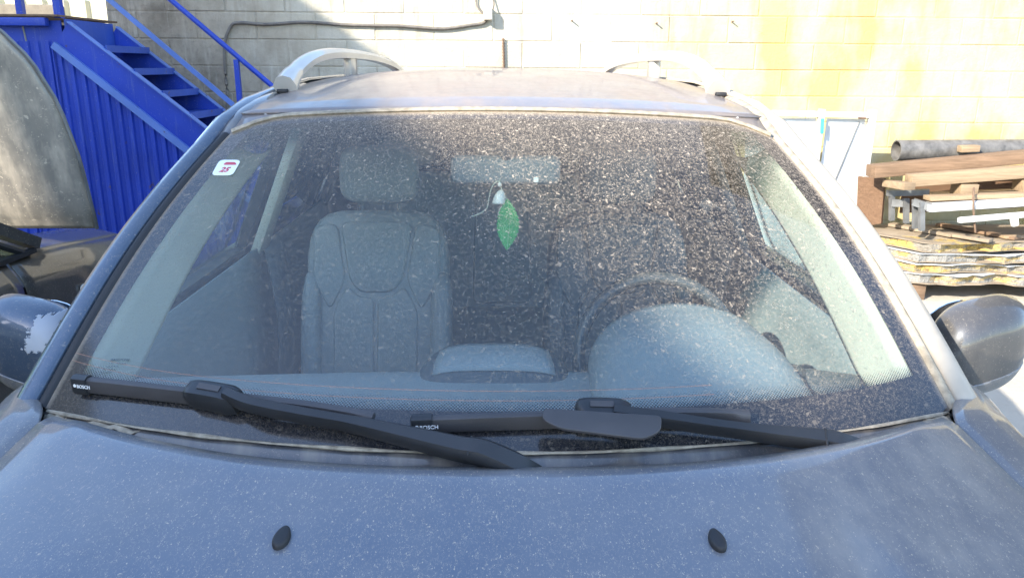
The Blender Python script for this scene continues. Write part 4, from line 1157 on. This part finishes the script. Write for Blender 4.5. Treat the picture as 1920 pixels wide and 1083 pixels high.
# ------------------------------------------------------------------ white gate frame leaning on the wall
YG = 6.05
gt = thing('gate_frame', at(1560, 470, YG), 'white steel gate leaf with sheet panels leaning on the wall beside the timber pile', 'gate')
def gbar(name, p0, p1, w_=.05, h_=.05, y0=YG, y1=YG, mat='whitesteel'):
    return boxto(name, at(*p0, y0), at(*p1, y1), w_, h_, mat, gt, up=(0, 1, 0), bevel=.004)
gbar('top_rail', (1400, 211), (1632, 216), .04, .045)
gbar('frame_post', (1636, 206), (1606, 440), .045, .065)
gbar('frame_post', (1541, 205), (1524, 345), .04, .055)
gbar('frame_post', (1524, 345), (1500, 530), .04, .055)
gbar('bottom_rail', (1380, 520), (1597, 520), .04, .045)
bm = bmesh.new(); vs = [bm.verts.new(at(px, py, YG+.03)) for px, py in ((1550, 222), (1622, 224), (1592, 515), (1512, 515))]
bm.faces.new(vs); from_bm('sheet_panel', bm, 'sheet', gt, False, solid=.003)
bm = bmesh.new(); vs = [bm.verts.new(at(px, py, YG+.03)) for px, py in ((1400, 222), (1530, 222), (1500, 515), (1385, 515))]
bm.faces.new(vs); from_bm('sheet_panel', bm, 'sheet', gt, False, solid=.003)
boxto('brace', at(1612, 228, YG+.02), at(1560, 352, YG+.02), .006, .008, 'galv', gt, up=(0, 1, 0))
gbar('hinge_plate', (1541, 222), (1540, 250), .02, .05, YG-.03, YG-.03, 'teal')
q = at(1624, 222, YG-.03); tube('latch', [q, q+Vector((-.06, 0, .002))], .008, 'rust', gt, 6, up=Vector((0, 1, 0)))

# ------------------------------------------------------------------ timber and scrap pile at the right
def beam(name, p0, p1, Ya, Yb, d_, h_, mat, label, cat, group=None, bev=.004):
    o = boxto(name, at(*p0, Ya), at(*p1, Yb), d_, h_, mat, None, bevel=bev)
    return tag(o, label, cat, group)
# pipe
pa_, pb_ = at(1680, 282, 5.98), at(2300, 279, 6.02)
bm = bmesh.new(); N = 28; L_ = []
ax = (pb_-pa_).normalized(); zz = Vector((0, 0, 1)); yy2 = zz.cross(ax).normalized(); zz = ax.cross(yy2)
for q, r1 in ((pa_, .080), (pb_, .080), (pb_, .070), (pa_, .070)):
    L_.append([bm.verts.new(q+yy2*(r1*math.cos(2*math.pi*k/N))+zz*(r1*math.sin(2*math.pi*k/N))) for k in range(N)])
for j in range(4):
    for k in range(N): bm.faces.new((L_[j][k], L_[j][(k+1) % N], L_[(j+1) % 4][(k+1) % N], L_[(j+1) % 4][k]))
bmesh.ops.recalc_face_normals(bm, faces=bm.faces)
tag(from_bm('drain_pipe', bm, 'pipe', None, autosm=40), 'black plastic pipe lying on top of the timber pile', 'pipe')
tag(boxto('wood_block', at(1799, 279, 5.86), at(1833, 278, 5.86), .07, .05, 'wood_pale', None, bevel=.003), 'short pale wood block wedged in front of the black pipe', 'wood block')
beam('timber_beam', (1632, 321), (2250, 262), 5.75, 5.85, .14, .088, 'wood', 'long brown beam sloping up across the pile just under the black pipe', 'beam')
beam('timber_beam', (1703, 338), (2250, 297), 5.62, 5.72, .10, .085, 'wood_pale', 'pale beam below the long brown beam with a split left end', 'beam')
o = boxto('timber_offcut', at(1664, 343, 5.75), at(1706, 350, 5.50), .09, .05, 'wood_pale', None, bevel=.003); tag(o, 'short timber offcut poking out left of the pale beam', 'offcut')
# pallet
pl = thing('pallet', at(1850, 375, 5.75), 'broken wooden pallet lying in the middle of the pile', 'pallet')
bd = boxto('bottom_board', at(1738, 371, 5.55), at(2250, 352, 5.65), .10, .032, 'wood_pale', pl, bevel=.002)
boxto('bottom_board', at(1738, 365, 5.95), at(2250, 346, 6.05), .10, .03, 'wood_pale', pl, bevel=.002)
for px, py in ((1808, 354), (1925, 347), (2060, 338)):
    q = at(px, py, 5.66); box('pallet_block', q, (.13, .14, .085), 'wood_pale', pl, bevel=.003)
    q = at(px, py-4, 5.98); box('pallet_block', q, (.13, .12, .085), 'wood', pl, bevel=.003)
o = boxto('shade_sheet', at(1690, 372, 6.2), at(2250, 345, 6.2), .02, .24, 'ply', None); tag(o, 'dark brown sheet added for the shade in the gap behind the pallet', 'board')  # dark sheet standing in for the shade in the gap behind the pallet
# brown upright board
bm = bmesh.new(); vs = [bm.verts.new(q) for q in (at(1612, 330, 6.05), at(1662, 334, 5.90), at(1655, 418, 5.90), at(1608, 425, 6.05))]
bm.faces.new(vs); o = from_bm('brown_board', bm, 'ply', None, False, solid=.03); tag(o, 'brown board standing on edge at the left end of the pile', 'board')
# grey steel trestle
tsl = thing('steel_trestle', at(1700, 430, 5.6), 'small grey steel trestle standing on the panels under the timber', 'trestle')
for px, y0, y1, Yq in ((1672, 362, 413, 5.80), (1699, 372, 418, 5.72), (1716, 374, 428, 5.55), (1728, 378, 432, 5.48)):
    a_, b_ = at(px, y0, Yq), at(px, y1, Yq); boxto('leg', a_, b_, .034, .034, 'galv', tsl, up=(0, 1, 0))
boxto('cross_bar', at(1664, 362, 5.80), at(1740, 360, 5.80), .04, .045, 'galv', tsl)
boxto('cross_bar', at(1672, 380, 5.79), at(1705, 381, 5.74), .04, .055, 'galv', tsl)
boxto('top_bar', at(1712, 378, 5.52), at(1755, 392, 5.45), .05, .05, 'galv', tsl)
beam('steel_channel', (1732, 388), (2250, 356), 5.50, 5.62, .16, .05, 'sheet', 'grey-white steel channel lying across the trestle', 'channel')
beam('white_tube', (1796, 413), (1925, 402), 5.38, 5.40, .04, .042, 'whitesteel', 'short white tube with yellow foam end in front of the channel', 'tube', bev=.014)
o = beam('white_tube', (1900, 400), (1903, 424), 5.36, 5.36, .04, .05, 'whitesteel', 'white elbow piece hanging at the right edge of the pile', 'tube', bev=.014)
wr = tube('rusty_wire', [at(1826, 352, 5.5), at(1825, 375, 5.42), at(1826, 405, 5.4), at(1829, 436, 5.4)], .007, 'rust', None, 6, 4); tag(wr, 'rusty wire hanging down the front of the pile', 'wire')
# stacked sandwich panels
def panel(zb, zt, cpx, cpy, seed, label, dark):
    rnd = random.Random(seed)
    C_ = at(cpx, cpy, 5.45); C_.z = 0
    r_e = Vector((2.2, .10+rnd.uniform(-.03, .05), 0)); l_e = Vector((-.42, .62, 0))
    t_ = thing('scrap_panel', (C_.x+.8, C_.y+.3, zb), label, 'panel', 'stacked panels')
    def slab(nm, z0, z1, mat, inset, rag, n=34):
        bm = bmesh.new(); pts = []
        for k in range(n+1):
            f_ = k/n; pts.append(C_+r_e*f_+Vector((0, inset+rag*(.5*math.sin(f_*23+seed)+.35*math.sin(f_*61+seed*2)+rnd.uniform(-.4, .4)), 0)))
        pts += [C_+r_e+l_e, C_+l_e]
        m_ = 8
        for k in range(1, m_): pts.append(C_+l_e*(1-k/m_)+Vector((inset+rnd.uniform(-.5, .5)*rag*.4, 0, 0)))
        sag = lambda q: .012*math.sin((q.x-C_.x)*3.1+seed)+.006*math.sin((q.x-C_.x)*9.3+seed*2)
        lo = [bm.verts.new((q.x, q.y, z0+sag(q))) for q in pts]; hi = [bm.verts.new((q.x, q.y, z1+sag(q)+rnd.uniform(-.002, .002))) for q in pts]
        m2 = len(pts)
        for k in range(m2): bm.faces.new((lo[k], lo[(k+1) % m2], hi[(k+1) % m2], hi[k]))
        bm.faces.new(hi); bm.faces.new(lo[::-1])
        bmesh.ops.triangulate(bm, faces=[f for f in bm.faces if len(f.verts) > 4])
        bmesh.ops.recalc_face_normals(bm, faces=bm.faces)
        return from_bm(nm, bm, mat, t_, False)
    slab('lower_skin', zb, zb+.006, 'wood_dust', 0, .03)
    slab('foam_core', zb+.006, zt-.007, dark, .020, .050)
    slab('upper_skin', zt-.007, zt, 'wood_dust' if seed == 4 else 'sheet', -.006, .034)
    return t_
zs = [(.12, .20), (.215, .285), (.30, .37), (.385, .455)]
cp = [(1716, 500, 'core'), (1716, 500, 'foam'), (1720, 500, 'core'), (1722, 500, 'foam')]
names = ['lowest of the four stacked scrap panels with a grey torn edge', 'second scrap panel from the ground with yellow foam showing', 'third scrap panel from the ground with a grey core', 'topmost scrap panel carrying the steel trestle']
for (zb, zt), (cx_, cy_, dk), nm, sd_ in zip(zs, cp, names, (1, 2, 3, 4)): panel(zb, zt, cx_, cy_, sd_, nm, dk)
for k, (x, y) in enumerate(((3.1, 5.75), (4.9, 5.8))):
    o = box('timber_bearer', (x, y, .06), (.12, .5, .12), 'wood', None, bevel=.004); tag(o, ('timber bearer under the left end of the panel stack', 'timber bearer under the right end of the panel stack')[k], 'bearer')
rnd = random.Random(11)
for k, (x, y, z, rz, L_, nm) in enumerate(((3.35, 5.62, .475, .9, .55, 'warped grey plank lying across the left of the panel stack'), (3.62, 5.75, .475, 1.05, .60, 'dusty plank between the trestle legs'), (4.15, 5.60, .475, .12, .95, 'split plank along the front of the top panel'), (3.22, 5.80, .475, 1.0, .5, 'short plank at the far left of the top panel'))):
    o = box('loose_plank', (x, y, z), (L_, .09, .022), ('wood_dust', 'wood', 'wood_pale', 'wood_dust')[k], None, rot=(rnd.uniform(-.04, .04), rnd.uniform(-.03, .03), math.pi-rz if k != 2 else rz), bevel=.003)
    tag(o, nm, 'plank', 'loose planks')
# bucket
bq = atz(1892, 530, 0.0); 
bk_ = thing('bucket', (3.98, 5.25, 0), 'grey translucent bucket on the ground in front of the panel stack', 'bucket')
bm = bmesh.new(); prf = [(.0, .002), (.085, .002), (.10, .16), (.105, .16), (.105, .17), (.095, .17), (.082, .01), (0, .01)]; N = 24; rg = []
for k in range(N):
    t_ = 2*math.pi*k/N; rg.append([bm.verts.new((3.98+a_*math.cos(t_), 5.25+a_*math.sin(t_), b_)) for a_, b_ in prf])
for k in range(N):
    for j in range(len(prf)-1): bm.faces.new((rg[k][j], rg[k][j+1], rg[(k+1) % N][j+1], rg[(k+1) % N][j]))
bmesh.ops.remove_doubles(bm, verts=bm.verts, dist=1e-5); bmesh.ops.recalc_face_normals(bm, faces=bm.faces)
from_bm('pail', bm, 'bucket', bk_, autosm=40)
tube('handle', [(3.88, 5.25, .16), (3.90, 5.18, .11), (3.98, 5.14, .09), (4.06, 5.18, .11), (4.08, 5.25, .16)], .003, 'galv', bk_, 6, 4)
